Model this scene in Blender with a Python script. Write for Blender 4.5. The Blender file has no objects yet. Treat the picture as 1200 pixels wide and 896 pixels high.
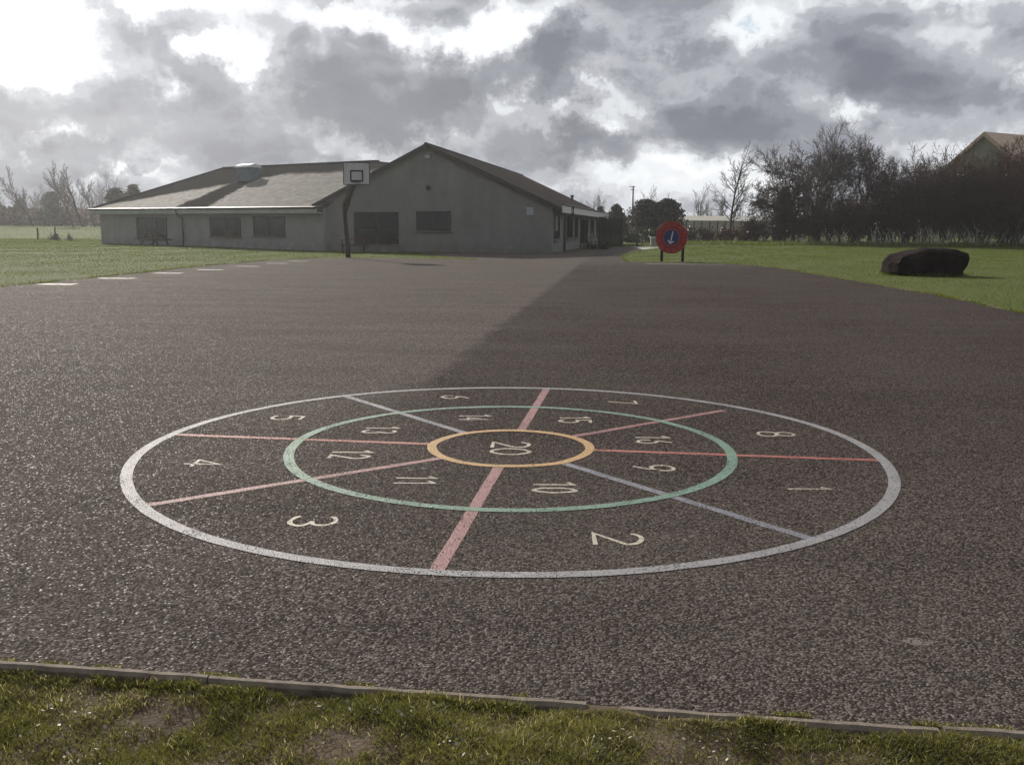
import bpy, bmesh, math, random
import numpy as np
from mathutils import Vector, Matrix, noise

random.seed(7)
RNG = np.random.default_rng(11)
scene = bpy.context.scene
COL = scene.collection
rad = math.radians

# ------------------------------------------------------------------ camera
CAM_H = 1.45
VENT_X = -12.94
HAZE = 0.00050
FPX, PITCH, ROLL = 1125.0, rad(9.18), rad(0.4)


def ray(px, py):
    x, y = px - 600.0, 448.0 - py
    c, s = math.cos(ROLL), math.sin(ROLL)
    x, y = c * x - s * y, s * x + c * y
    return Vector((x / FPX, math.cos(PITCH) + y / FPX * math.sin(PITCH), -math.sin(PITCH) + y / FPX * math.cos(PITCH)))


def gpt(px, py, z=0.0):
    d = ray(px, py)
    t = (z - CAM_H) / d.z
    return Vector((d.x * t, d.y * t, z))


def ypt(px, py, Y):
    d = ray(px, py)
    t = Y / d.y
    return Vector((d.x * t, Y, CAM_H + d.z * t))


cam_data = bpy.data.cameras.new("camera")
cam = bpy.data.objects.new("camera", cam_data)
COL.objects.link(cam)
cam_data.sensor_width = 36.0
cam_data.lens = 36.0 * FPX / 1200.0
cam_data.clip_start = 0.05
cam_data.clip_end = 5000
fw = Vector((0, math.cos(PITCH), -math.sin(PITCH)))
up0 = Vector((0, math.sin(PITCH), math.cos(PITCH)))
rt0 = Vector((1, 0, 0))
c_, s_ = math.cos(ROLL), math.sin(ROLL)
rt = rt0 * c_ + up0 * s_
up = -rt0 * s_ + up0 * c_
M = Matrix((rt, up, -fw)).transposed().to_4x4()
M.translation = Vector((0, 0, CAM_H))
cam.matrix_world = M
scene.camera = cam

# ------------------------------------------------------------------ node helpers


class NT:
    def __init__(self, tree):
        self.t = tree
        self.n = tree.nodes
        self.l = tree.links

    def new(self, kind, **kw):
        nd = self.n.new(kind)
        for k, v in kw.items():
            setattr(nd, k, v)
        return nd

    def put(self, sock, v):
        if isinstance(v, bpy.types.NodeSocket):
            self.l.new(v, sock)
        elif v is not None:
            sock.default_value = v

    def math(self, op, a, b=None, c=None, clamp=False):
        nd = self.new('ShaderNodeMath', operation=op, use_clamp=clamp)
        self.put(nd.inputs[0], a)
        if b is not None:
            self.put(nd.inputs[1], b)
        if c is not None:
            self.put(nd.inputs[2], c)
        return nd.outputs[0]

    def vmath(self, op, a, b=None, scale=None):
        nd = self.new('ShaderNodeVectorMath', operation=op)
        self.put(nd.inputs[0], a)
        if b is not None:
            self.put(nd.inputs[1], b)
        if scale is not None:
            self.put(nd.inputs['Scale'], scale)
        return nd.outputs['Value'] if op in ('LENGTH', 'DOT_PRODUCT', 'DISTANCE') else nd.outputs[0]

    def mix(self, f, a, b, blend='MIX'):
        nd = self.new('ShaderNodeMix', data_type='RGBA', blend_type=blend)
        self.put(nd.inputs[0], f)
        self.put(nd.inputs[6], a)
        self.put(nd.inputs[7], b)
        return nd.outputs[2]

    def rng(self, v, a, b, c=0.0, d=1.0, smooth=False):
        nd = self.new('ShaderNodeMapRange')
        if smooth:
            nd.interpolation_type = 'SMOOTHSTEP'
        self.put(nd.inputs[0], v)
        for i, q in enumerate((a, b, c, d)):
            self.put(nd.inputs[i + 1], q)
        return nd.outputs[0]

    def noise(self, vec, scale, detail=3.0, rough=0.55, dist=0.0):
        nd = self.new('ShaderNodeTexNoise')
        self.put(nd.inputs['Vector'], vec)
        self.put(nd.inputs['Scale'], scale)
        nd.inputs['Detail'].default_value = detail
        nd.inputs['Roughness'].default_value = rough
        nd.inputs['Distortion'].default_value = dist
        return nd.outputs['Fac']

    def sep(self, v):
        nd = self.new('ShaderNodeSeparateXYZ')
        self.put(nd.inputs[0], v)
        return nd.outputs

    def comb(self, x, y, z):
        nd = self.new('ShaderNodeCombineXYZ')
        for i, q in enumerate((x, y, z)):
            self.put(nd.inputs[i], q)
        return nd.outputs[0]

    def bump(self, h, strength=0.5, dist=0.01, normal=None):
        nd = self.new('ShaderNodeBump')
        nd.inputs['Strength'].default_value = strength
        nd.inputs['Distance'].default_value = dist
        self.put(nd.inputs['Height'], h)
        if normal is not None:
            self.put(nd.inputs['Normal'], normal)
        return nd.outputs[0]


def rgba(c):
    return (c[0], c[1], c[2], 1.0)


def new_mat(name):
    m = bpy.data.materials.new(name)
    m.use_nodes = True
    nt = NT(m.node_tree)
    return m, nt, m.node_tree.nodes['Principled BSDF']


def noisy(name, c1, c2, scale=3.0, rough=0.8, bump=0.0, bscale=40.0, bdist=0.01, spec=0.3, metal=0.0, detail=4.0, coord='Object', stretch=(1, 1, 1)):
    m, nt, b = new_mat(name)
    tc = nt.new('ShaderNodeTexCoord').outputs[coord]
    v = nt.vmath('MULTIPLY', tc, stretch)
    f = nt.rng(nt.noise(v, scale, detail, 0.65), 0.3, 0.7)
    nt.put(b.inputs['Base Color'], nt.mix(f, rgba(c1), rgba(c2)))
    b.inputs['Roughness'].default_value = rough
    b.inputs['Specular IOR Level'].default_value = spec
    b.inputs['Metallic'].default_value = metal
    if bump:
        nt.put(b.inputs['Normal'], nt.bump(nt.noise(v, bscale, 3), bump, bdist))
    return m


# ------------------------------------------------------------------ materials
MAT = {}


def stones(nt, scale=108.0):
    """aggregate pattern shared by the tarmac and the paint on it: per-stone colour, height, tilted normal"""
    pos = nt.new('ShaderNodeNewGeometry').outputs['Position']
    nv = nt.new('ShaderNodeTexNoise')
    nt.put(nv.inputs['Vector'], pos)
    nv.inputs['Scale'].default_value = 160.0
    nv.inputs['Detail'].default_value = 1.0
    wob = nt.vmath('SCALE', nt.vmath('SUBTRACT', nv.outputs['Color'], (0.5, 0.5, 0.5)), scale=0.006)
    p = nt.vmath('ADD', pos, wob)
    p = nt.vmath('MULTIPLY', p, (1, 1, 0))
    vo = nt.new('ShaderNodeTexVoronoi', voronoi_dimensions='2D', feature='F1')
    nt.put(vo.inputs['Vector'], p)
    vo.inputs['Scale'].default_value = scale
    vo.inputs['Randomness'].default_value = 0.95
    return pos, vo.outputs['Distance'], vo.outputs['Color']


def tilted(nt, col, amt):
    nrm = nt.new('ShaderNodeNewGeometry').outputs['Normal']
    off = nt.vmath('MULTIPLY', nt.vmath('SUBTRACT', col, (0.5, 0.5, 0.5)), (amt, amt, 0.0))
    return nt.vmath('NORMALIZE', nt.vmath('ADD', nrm, off))


def mk_tarmac():
    m, nt, b = new_mat('tarmac')
    pos, dist, col = stones(nt)
    xyz = nt.sep(pos)
    r = nt.sep(col)
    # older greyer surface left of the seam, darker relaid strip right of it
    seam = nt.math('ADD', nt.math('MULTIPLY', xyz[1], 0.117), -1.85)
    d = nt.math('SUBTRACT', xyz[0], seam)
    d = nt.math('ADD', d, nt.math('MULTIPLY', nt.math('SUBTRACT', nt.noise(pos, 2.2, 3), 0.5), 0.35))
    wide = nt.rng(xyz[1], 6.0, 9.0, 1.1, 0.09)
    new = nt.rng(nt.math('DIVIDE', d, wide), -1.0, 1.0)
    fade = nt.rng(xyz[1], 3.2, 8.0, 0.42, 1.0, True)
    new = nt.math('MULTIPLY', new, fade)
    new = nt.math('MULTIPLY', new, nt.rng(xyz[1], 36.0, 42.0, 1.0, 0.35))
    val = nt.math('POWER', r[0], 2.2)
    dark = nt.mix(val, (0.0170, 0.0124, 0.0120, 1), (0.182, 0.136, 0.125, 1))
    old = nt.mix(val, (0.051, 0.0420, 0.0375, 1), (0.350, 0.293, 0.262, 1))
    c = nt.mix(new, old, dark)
    # odd bright chips, and worn / dusty blotches
    chip = nt.math('GREATER_THAN', r[1], 0.955)
    c = nt.mix(nt.math('MULTIPLY', chip, 0.45), c, (0.34, 0.30, 0.26, 1))
    big = nt.noise(pos, 0.33, 4, 0.6)
    c = nt.mix(nt.rng(big, 0.35, 0.72, 0.0, 0.45), c, nt.mix(0.75, c, (0.13, 0.115, 0.10, 1)))
    st = nt.noise(nt.vmath('MULTIPLY', pos, (0.35, 1.4, 1)), 1.0, 5, 0.62)
    c = nt.mix(nt.rng(st, 0.35, 0.7, 0.0, 0.5), c, nt.vmath('SCALE', c, scale=0.55))
    moss = nt.math('MULTIPLY', nt.rng(nt.noise(pos, 1.7, 5, 0.7), 0.56, 0.75, 0.0, 0.35), nt.rng(dist, 0.3, 0.6))
    c = nt.mix(moss, c, (0.035, 0.042, 0.018, 1))
    gap = nt.rng(dist, 0.42, 0.72, 0.0, 0.75)
    c = nt.mix(gap, c, (0.012, 0.011, 0.010, 1))
    nt.put(b.inputs['Base Color'], c)
    glint = nt.math('GREATER_THAN', r[2], 0.955)
    nt.put(b.inputs['Roughness'], nt.rng(glint, 0.0, 1.0, 0.88, 0.52))
    nt.put(b.inputs['Specular IOR Level'], nt.rng(glint, 0.0, 1.0, 0.02, 0.20))
    h = nt.math('ADD', nt.math('MULTIPLY', dist, -1.0), nt.math('MULTIPLY', r[2], 0.35))
    h = nt.math('ADD', h, nt.math('MULTIPLY', nt.noise(pos, 420, 2), 0.25))
    nt.put(b.inputs['Normal'], nt.bump(h, 0.75, 0.006, tilted(nt, col, 0.65)))
    return m


def mk_paint(name, c, wear=0.5):
    m, nt, b = new_mat('paint_' + name)
    pos, dist, col = stones(nt)
    r = nt.sep(col)
    n = nt.noise(pos, 9.0, 4, 0.7)
    cc = nt.mix(nt.rng(n, 0.3, 0.7), rgba([x * 0.80 for x in c]), rgba([min(1, x * 1.08) for x in c]))
    cc = nt.mix(nt.math('MULTIPLY', nt.math('POWER', r[0], 2.0), 0.25), cc, (0.10, 0.09, 0.08, 1))
    gap = nt.rng(dist, 0.5, 0.78, 0.0, 0.55)
    cc = nt.mix(gap, cc, rgba([x * 0.25 for x in c]))
    nt.put(b.inputs['Base Color'], cc)
    b.inputs['Roughness'].default_value = 0.62
    b.inputs['Specular IOR Level'].default_value = 0.35
    # paint missing between the stones and where feet have worn it
    w = nt.math('ADD', nt.math('MULTIPLY', dist, 0.55), nt.math('MULTIPLY', nt.noise(pos, 34.0, 3, 0.7), 0.75))
    w = nt.math('ADD', w, nt.math('MULTIPLY', nt.noise(pos, 3.5, 3), 0.55))
    a = nt.rng(w, 1.24 - 0.34 * wear, 1.34 - 0.34 * wear, 1.0, 0.0)
    nt.put(b.inputs['Alpha'], a)
    h = nt.math('ADD', nt.math('MULTIPLY', dist, -1.0), nt.math('MULTIPLY', r[2], 0.35))
    nt.put(b.inputs['Normal'], nt.bump(h, 0.55, 0.006, tilted(nt, col, 0.25)))
    return m


def mk_field():
    m, nt, b = new_mat('field_grass')
    pos = nt.new('ShaderNodeNewGeometry').outputs['Position']
    n1 = nt.noise(pos, 0.22, 5, 0.65)
    n2 = nt.noise(pos, 2.4, 5, 0.7)
    n3 = nt.noise(nt.vmath('MULTIPLY', pos, (1.0, 0.45, 1.0)), 14.0, 4, 0.75)
    c = nt.mix(nt.rng(n1, 0.32, 0.68), (0.064, 0.086, 0.007, 1), (0.100, 0.120, 0.013, 1))
    c = nt.mix(nt.rng(n2, 0.35, 0.75, 0.0, 0.6), c, (0.108, 0.116, 0.024, 1))
    c = nt.mix(nt.rng(n3, 0.40, 0.64, 0.0, 0.75), c, (0.034, 0.056, 0.009, 1))
    nt.put(b.inputs['Base Color'], c)
    b.inputs['Roughness'].default_value = 0.9
    b.inputs['Specular IOR Level'].default_value = 0.15
    b.inputs['Sheen Weight'].default_value = 0.0
    b.inputs['Sheen Tint'].default_value = (0.7, 0.9, 0.3, 1)
    nt.put(b.inputs['Normal'], nt.bump(nt.math('ADD', n3, nt.math('MULTIPLY', n2, 0.8)), 0.7, 0.10))
    return m


def mk_blade(name, c1, c2, dead, trans=0.45):
    m, nt, b = new_mat(name)
    a = nt.new('ShaderNodeAttribute', attribute_name='tint').outputs['Fac']
    c = nt.mix(nt.rng(a, 0.0, 0.8), rgba(c1), rgba(c2))
    c = nt.mix(nt.rng(a, 0.86, 0.90), c, rgba(dead))
    nt.put(b.inputs['Base Color'], c)
    b.inputs['Roughness'].default_value = 0.5
    b.inputs['Specular IOR Level'].default_value = 0.3
    tr = nt.new('ShaderNodeBsdfTranslucent')
    nt.put(tr.inputs[0], nt.vmath('MULTIPLY', c, (1.25, 1.25, 0.8)))
    mx = nt.new('ShaderNodeMixShader')
    mx.inputs[0].default_value = trans
    nt.l.new(b.outputs[0], mx.inputs[1])
    nt.l.new(tr.outputs[0], mx.inputs[2])
    nt.l.new(mx.outputs[0], nt.n['Material Output'].inputs[0])
    return m


def mk_roof(name, c1, c2, rough, spec, wet=False, L=22.7):
    m, nt, b = new_mat(name)
    tc = nt.new('ShaderNodeTexCoord').outputs['Object']
    br = nt.new('ShaderNodeTexBrick')
    nt.put(br.inputs['Vector'], tc)
    br.inputs['Scale'].default_value = 1.0
    br.inputs['Brick Width'].default_value = 0.33
    br.inputs['Row Height'].default_value = 0.27
    br.inputs['Mortar Size'].default_value = 0.012
    br.inputs['Color1'].default_value = (0.2, 0.2, 0.2, 1)
    br.inputs['Color2'].default_value = (1, 1, 1, 1)
    br.inputs['Mortar'].default_value = (0, 0, 0, 1)
    n = nt.noise(tc, 1.3, 6, 0.7)
    f = nt.math('ADD', nt.math('MULTIPLY', nt.sep(br.outputs['Color'])[0], 0.4), nt.math('MULTIPLY', n, 0.6))
    c = nt.mix(nt.rng(f, 0.25, 0.8), rgba(c1), rgba(c2))
    if wet:
        x, y, z = nt.sep(tc)
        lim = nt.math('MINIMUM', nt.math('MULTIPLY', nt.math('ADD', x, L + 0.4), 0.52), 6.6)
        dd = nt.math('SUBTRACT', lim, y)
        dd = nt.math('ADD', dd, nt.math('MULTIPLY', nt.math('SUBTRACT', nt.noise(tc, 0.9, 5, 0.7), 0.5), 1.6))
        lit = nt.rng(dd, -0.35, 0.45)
        # shadow of the roof vent, painted dark into the tile colour below it
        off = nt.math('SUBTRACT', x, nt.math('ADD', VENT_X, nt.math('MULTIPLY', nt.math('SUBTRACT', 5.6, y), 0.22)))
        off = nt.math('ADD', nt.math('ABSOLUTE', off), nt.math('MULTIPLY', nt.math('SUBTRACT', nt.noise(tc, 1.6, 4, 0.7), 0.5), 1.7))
        vent_shade = nt.rng(nt.math('SUBTRACT', off, nt.math('MULTIPLY', nt.math('SUBTRACT', 5.6, y), 0.13)), 0.75, 1.0, 1.0, 0.0)
        vent_shade = nt.math('MULTIPLY', vent_shade, nt.rng(y, 5.5, 6.0, 1.0, 0.0))
        lit = nt.math('MULTIPLY', lit, nt.math('SUBTRACT', 1.0, vent_shade))
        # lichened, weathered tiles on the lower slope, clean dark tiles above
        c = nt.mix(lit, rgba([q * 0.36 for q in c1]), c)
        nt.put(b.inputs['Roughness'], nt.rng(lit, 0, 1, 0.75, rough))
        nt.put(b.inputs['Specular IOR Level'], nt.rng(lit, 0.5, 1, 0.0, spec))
    else:
        b.inputs['Roughness'].default_value = rough
        b.inputs['Specular IOR Level'].default_value = spec
    nt.put(b.inputs['Base Color'], c)
    h = nt.math('ADD', br.outputs['Fac'], nt.math('MULTIPLY', nt.sep(br.outputs['Color'])[0], -0.6))
    nt.put(b.inputs['Normal'], nt.bump(h, 0.5, -0.03))
    return m


def mk_wall(name, c1, c2):
    m, nt, b = new_mat(name)
    tc = nt.new('ShaderNodeTexCoord').outputs['Object']
    x, y, z = nt.sep(tc)
    v = nt.comb(nt.math('ADD', x, y), z, 0.0)
    br = nt.new('ShaderNodeTexBrick')
    nt.put(br.inputs['Vector'], v)
    br.inputs['Scale'].default_value = 1.0
    br.inputs['Brick Width'].default_value = 0.45
    br.inputs['Row Height'].default_value = 0.225
    br.inputs['Mortar Size'].default_value = 0.012
    br.inputs['Color1'].default_value = (0.93, 0.93, 0.93, 1)
    br.inputs['Color2'].default_value = (1, 1, 1, 1)
    br.inputs['Mortar'].default_value = (0.92, 0.92, 0.92, 1)
    n = nt.noise(nt.vmath('MULTIPLY', tc, (0.6, 0.6, 0.25)), 1.6, 6, 0.7)
    c = nt.mix(nt.rng(n, 0.3, 0.7), rgba(c1), rgba(c2))
    c = nt.mix(1.0, c, br.outputs['Color'], 'MULTIPLY')
    damp = nt.math('MULTIPLY', nt.rng(z, 0.0, 0.7, 1.0, 0.0), nt.rng(nt.noise(tc, 2.0, 4), 0.3, 0.6))
    c = nt.mix(nt.math('MULTIPLY', damp, 0.35), c, (0.09, 0.08, 0.06, 1))
    nt.put(b.inputs['Base Color'], c)
    b.inputs['Roughness'].default_value = 0.92
    b.inputs['Specular IOR Level'].default_value = 0.15
    nt.put(b.inputs['Normal'], nt.bump(nt.noise(tc, 30, 3), 0.4, 0.012))
    return m


def mk_glass():
    m, nt, b = new_mat('window_glass')
    tc = nt.new('ShaderNodeTexCoord').outputs['Object']
    b.inputs['Base Color'].default_value = (0.012, 0.013, 0.016, 1)
    b.inputs['Roughness'].default_value = 0.08
    b.inputs['Specular IOR Level'].default_value = 0.5
    nt.put(b.inputs['Normal'], nt.bump(nt.noise(tc, 0.8, 2), 0.25, 0.03))
    return m


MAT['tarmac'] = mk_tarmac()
MAT['field'] = mk_field()
MAT['wall'] = mk_wall('hall_wall', (0.315, 0.305, 0.31), (0.40, 0.39, 0.395))
MAT['wall_gable'] = mk_wall('gable_wall', (0.235, 0.226, 0.222), (0.31, 0.300, 0.295))
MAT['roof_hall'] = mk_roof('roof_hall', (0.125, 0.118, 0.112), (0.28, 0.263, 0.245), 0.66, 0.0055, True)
MAT['roof_gable'] = mk_roof('roof_gable', (0.038, 0.034, 0.033), (0.080, 0.070, 0.066), 0.9, 0.0)
MAT['glass'] = mk_glass()
MAT['white'] = noisy('white_paint', (0.68, 0.68, 0.68), (0.80, 0.80, 0.79), 2.0, 0.5)
MAT['fascia'] = noisy('fascia_board', (0.42, 0.43, 0.45), (0.56, 0.57, 0.58), 1.2, 0.55)
MAT['frame'] = noisy('window_frame_dark', (0.035, 0.033, 0.033), (0.06, 0.055, 0.052), 4, 0.5)
MAT['pipe'] = noisy('black_plastic', (0.018, 0.018, 0.019), (0.03, 0.03, 0.03), 5, 0.45)
MAT['board'] = noisy('backboard', (0.50, 0.51, 0.54), (0.62, 0.63, 0.66), 3, 0.45, stretch=(1, 1, 0.3))
MAT['black'] = noisy('black_line', (0.015, 0.015, 0.017), (0.03, 0.03, 0.03), 8, 0.6)
MAT['rust'] = noisy('rusty_steel', (0.030, 0.022, 0.021), (0.062, 0.038, 0.032), 7, 0.75, 0.3, 40)
MAT['vent'] = noisy('zinc', (0.12, 0.17, 0.21), (0.17, 0.23, 0.28), 2, 0.6)
MAT['red'] = noisy('red_paint', (0.30, 0.030, 0.030), (0.44, 0.05, 0.042), 4, 0.45)
MAT['blue'] = noisy('blue_paint', (0.012, 0.030, 0.13), (0.02, 0.05, 0.19), 5, 0.45)
MAT['redwood'] = noisy('stained_timber', (0.085, 0.030, 0.026), (0.14, 0.055, 0.045), 6, 0.75, stretch=(1, 1, 1))
MAT['timber'] = noisy('weathered_timber', (0.055, 0.048, 0.042), (0.11, 0.095, 0.082), 6, 0.85, 0.3, 30)
MAT['darkwood'] = noisy('dark_timber', (0.018, 0.017, 0.017), (0.034, 0.031, 0.03), 5, 0.8, 0.3, 25)
MAT['concrete'] = noisy('concrete_edging', (0.13, 0.105, 0.085), (0.30, 0.25, 0.205), 14, 0.9, 0.6, 160, 0.004)
MAT['path'] = noisy('pale_paving', (0.26, 0.25, 0.24), (0.36, 0.35, 0.33), 1.5, 0.85)
MAT['bark'] = noisy('bark_brown', (0.030, 0.024, 0.020), (0.065, 0.052, 0.043), 5, 0.9)
MAT['twig'] = noisy('twig_brown', (0.052, 0.033, 0.026), (0.095, 0.060, 0.046), 1.2, 0.85)
MAT['twig_red'] = noisy('twig_russet', (0.075, 0.034, 0.025), (0.125, 0.060, 0.044), 1.2, 0.85)
MAT['twig_pale'] = noisy('twig_grey', (0.075, 0.062, 0.055), (0.13, 0.11, 0.098), 1.2, 0.85)
MAT['stalk'] = noisy('dry_stalks', (0.40, 0.37, 0.30), (0.60, 0.57, 0.48), 3, 0.8)
MAT['ivy'] = mk_blade('ivy_leaf', (0.016, 0.026, 0.010), (0.040, 0.052, 0.022), (0.10, 0.085, 0.05), 0.25)
MAT['scrub'] = mk_blade('scrub_leaf', (0.056, 0.028, 0.020), (0.095, 0.052, 0.037), (0.13, 0.11, 0.07), 0.2)
MAT['conifer'] = mk_blade('conifer_leaf', (0.016, 0.026, 0.016), (0.034, 0.046, 0.026), (0.05, 0.05, 0.03), 0.2)
MAT['blade'] = mk_blade('grass_blade', (0.078, 0.082, 0.022), (0.185, 0.178, 0.060), (0.50, 0.44, 0.30), 0.5)
MAT['lawn_blade'] = mk_blade('lawn_blade', (0.060, 0.096, 0.009), (0.125, 0.160, 0.020), (0.22, 0.20, 0.07), 0.45)
MAT['soil'] = noisy('verge_soil', (0.060, 0.042, 0.028), (0.14, 0.10, 0.07), 9, 0.95, 0.8, 60, 0.01)
MAT['rock'] = noisy('dark_rock', (0.016, 0.0125, 0.013), (0.042, 0.032, 0.030), 3.0, 0.95, 0.8, 9, 0.06, 0.02)
MAT['leaf_pale'] = noisy('pale_leaf', (0.30, 0.28, 0.20), (0.46, 0.44, 0.34), 30, 0.6)
MAT['barn_green'] = noisy('green_sheet_metal', (0.19, 0.21, 0.145), (0.24, 0.26, 0.18), 0.8, 0.6, stretch=(1, 1, 0.1))
MAT['barn_roof'] = noisy('tan_sheet_metal', (0.42, 0.30, 0.20), (0.55, 0.41, 0.29), 1.0, 0.6)
MAT['poly'] = noisy('greenhouse_glass', (0.36, 0.34, 0.28), (0.50, 0.47, 0.39), 0.6, 0.4)
MAT['dust'] = mk_paint('dust', (0.17, 0.138, 0.118), 1.1)

# ------------------------------------------------------------------ object helpers


def tag(o, label=None, cat=None, group=None, kind=None):
    if label:
        o['label'] = label
    if cat:
        o['category'] = cat
    if group:
        o['group'] = group
    if kind:
        o['kind'] = kind
    return o


def empty(name, loc, rz=0.0, label=None, cat=None, group=None):
    o = bpy.data.objects.new(name, None)
    o.empty_display_size = 0.2
    COL.objects.link(o)
    o.location = loc
    o.rotation_euler = (0, 0, rz)
    return tag(o, label, cat, group)


class MB:
    """collects shapes; build() links them as one mesh object"""

    def __init__(self):
        self.v = []
        self.f = []
        self.smooth = False

    def add(self, vs, fs):
        k = len(self.v)
        self.v += [tuple(p) for p in vs]
        self.f += [tuple(i + k for i in f) for f in fs]
        return self

    def box(self, x0, x1, y0, y1, z0, z1):
        vs = [(x0, y0, z0), (x1, y0, z0), (x1, y1, z0), (x0, y1, z0), (x0, y0, z1), (x1, y0, z1), (x1, y1, z1), (x0, y1, z1)]
        return self.add(vs, [(0, 3, 2, 1), (4, 5, 6, 7), (0, 1, 5, 4), (1, 2, 6, 5), (2, 3, 7, 6), (3, 0, 4, 7)])

    def bar(self, a, b, w, h, upv=(0, 0, 1)):
        a, b = Vector(a), Vector(b)
        d = (b - a).normalized()
        u = Vector(upv)
        s = d.cross(u)
        if s.length < 1e-4:
            s = d.cross(Vector((1, 0, 0)))
        s.normalize()
        u = s.cross(d).normalized()
        vs = []
        for p in (a, b):
            for sx, sy in ((-1, -1), (1, -1), (1, 1), (-1, 1)):
                vs.append(p + s * (sx * w / 2) + u * (sy * h / 2))
        return self.add(vs, [(0, 1, 2, 3), (7, 6, 5, 4), (0, 4, 5, 1), (1, 5, 6, 2), (2, 6, 7, 3), (3, 7, 4, 0)])

    def tube(self, pts, radii, n=12, caps=True):
        pts = [Vector(p) for p in pts]
        rings = []
        for i, p in enumerate(pts):
            d = (pts[min(i + 1, len(pts) - 1)] - pts[max(i - 1, 0)]).normalized()
            ref = Vector((0, 0, 1)) if abs(d.z) < 0.9 else Vector((1, 0, 0))
            a = d.cross(ref).normalized()
            bq = d.cross(a)
            r = radii[i] if isinstance(radii, (list, tuple)) else radii
            rings.append([p + (a * math.cos(2 * math.pi * k / n) + bq * math.sin(2 * math.pi * k / n)) * r for k in range(n)])
        vs = [q for rg in rings for q in rg]
        fs = []
        for i in range(len(pts) - 1):
            for k in range(n):
                k2 = (k + 1) % n
                fs.append((i * n + k, i * n + k2, (i + 1) * n + k2, (i + 1) * n + k))
        if caps:
            fs.append(tuple(range(n - 1, -1, -1)))
            fs.append(tuple((len(pts) - 1) * n + k for k in range(n)))
        return self.add(vs, fs)

    def prism(self, poly, d0, d1, axis='y'):
        """extrude a closed polygon given in two coordinates along the third"""
        n = len(poly)

        def p3(q, d):
            return (q[0], d, q[1]) if axis == 'y' else ((q[0], q[1], d) if axis == 'z' else (d, q[0], q[1]))
        vs = [p3(q, d0) for q in poly] + [p3(q, d1) for q in poly]
        fs = [tuple(range(n)), tuple(range(2 * n - 1, n - 1, -1))]
        for k in range(n):
            k2 = (k + 1) % n
            fs.append((k, k + n, k2 + n, k2))
        return self.add(vs, fs)

    def build(self, name, mat, parent=None, bevel=0.0, smooth=False, fix=True):
        me = bpy.data.meshes.new(name)
        me.from_pydata(self.v, [], self.f)
        if fix or bevel:
            bm = bmesh.new()
            bm.from_mesh(me)
            if bevel:
                bmesh.ops.bevel(bm, geom=list(bm.edges), offset=bevel, segments=1, affect='EDGES', clamp_overlap=True)
            bmesh.ops.recalc_face_normals(bm, faces=bm.faces)
            bm.to_mesh(me)
            bm.free()
        me.materials.append(mat)
        if smooth:
            for p in me.polygons:
                p.use_smooth = True
        o = bpy.data.objects.new(name, me)
        COL.objects.link(o)
        if parent:
            o.parent = parent
        return o


def np_mesh(name, verts, faces_flat, face_sizes, mat, parent=None, tint=None, smooth=False):
    me = bpy.data.meshes.new(name)
    nv, nf = len(verts), len(face_sizes)
    me.vertices.add(nv)
    me.vertices.foreach_set('co', np.ascontiguousarray(verts, dtype=np.float32).ravel())
    me.loops.add(len(faces_flat))
    me.loops.foreach_set('vertex_index', np.ascontiguousarray(faces_flat, dtype=np.int32))
    me.polygons.add(nf)
    st = np.zeros(nf, dtype=np.int32)
    st[1:] = np.cumsum(face_sizes)[:-1]
    me.polygons.foreach_set('loop_start', st)
    me.polygons.foreach_set('loop_total', np.ascontiguousarray(face_sizes, dtype=np.int32))
    if smooth:
        me.polygons.foreach_set('use_smooth', np.ones(nf, dtype=bool))
    if tint is not None:
        at = me.attributes.new('tint', 'FLOAT', 'POINT')
        at.data.foreach_set('value', np.ascontiguousarray(tint, dtype=np.float32))
    me.update(calc_edges=True)
    me.materials.append(mat)
    o = bpy.data.objects.new(name, me)
    COL.objects.link(o)
    if parent:
        o.parent = parent
    return o


def blades(name, base, length, width, mat, lean=0.6, tint=None, parent=None):
    """grass blades: five vertices each, bent over at the tip"""
    n = len(base)
    ang = RNG.uniform(0, 2 * np.pi, n)
    fac = RNG.uniform(0, 2 * np.pi, n)
    ln = RNG.uniform(0.15, lean, n)
    d = np.stack([np.cos(ang) * ln, np.sin(ang) * ln, np.ones(n)], 1)
    d /= np.linalg.norm(d, axis=1)[:, None]
    d2 = np.stack([np.cos(ang) * ln * 2.2, np.sin(ang) * ln * 2.2, np.ones(n) * 0.8], 1)
    d2 /= np.linalg.norm(d2, axis=1)[:, None]
    s = np.stack([np.cos(fac), np.sin(fac), np.zeros(n)], 1)
    L = length[:, None]
    W = width[:, None]
    mid = base + d * L * 0.55
    tip = mid + d2 * L * 0.5
    V = np.stack([base - s * W / 2, base + s * W / 2, mid + s * W * 0.4, mid - s * W * 0.4, tip], 1).reshape(-1, 3)
    k = np.arange(n)[:, None] * 5
    F = np.concatenate([k + np.array([[0, 1, 2, 3]]), k + np.array([[3, 2, 4]])], 1).ravel()
    S = np.tile([4, 3], n)
    t = RNG.random(n) if tint is None else tint
    return np_mesh(name, V, F, S, mat, parent, np.repeat(t, 5))


def leaves(name, pts, size, mat, parent=None, tint=None):
    """small leaf-clump faces scattered in a crown"""
    n = len(pts)
    a = RNG.normal(size=(n, 3))
    a /= np.linalg.norm(a, axis=1)[:, None]
    b = np.cross(a, RNG.normal(size=(n, 3)))
    b /= np.linalg.norm(b, axis=1)[:, None]
    sz = (size * RNG.uniform(0.5, 1.3, n))[:, None]
    V = np.stack([pts - a * sz, pts + b * sz * 0.6, pts + a * sz, pts - b * sz * 0.6], 1).reshape(-1, 3)
    F = np.arange(4 * n)
    t = RNG.random(n) if tint is None else tint
    return np_mesh(name, V, F, np.full(n, 4), mat, parent, np.repeat(t, 4))


# ------------------------------------------------------------------ terrain


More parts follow.
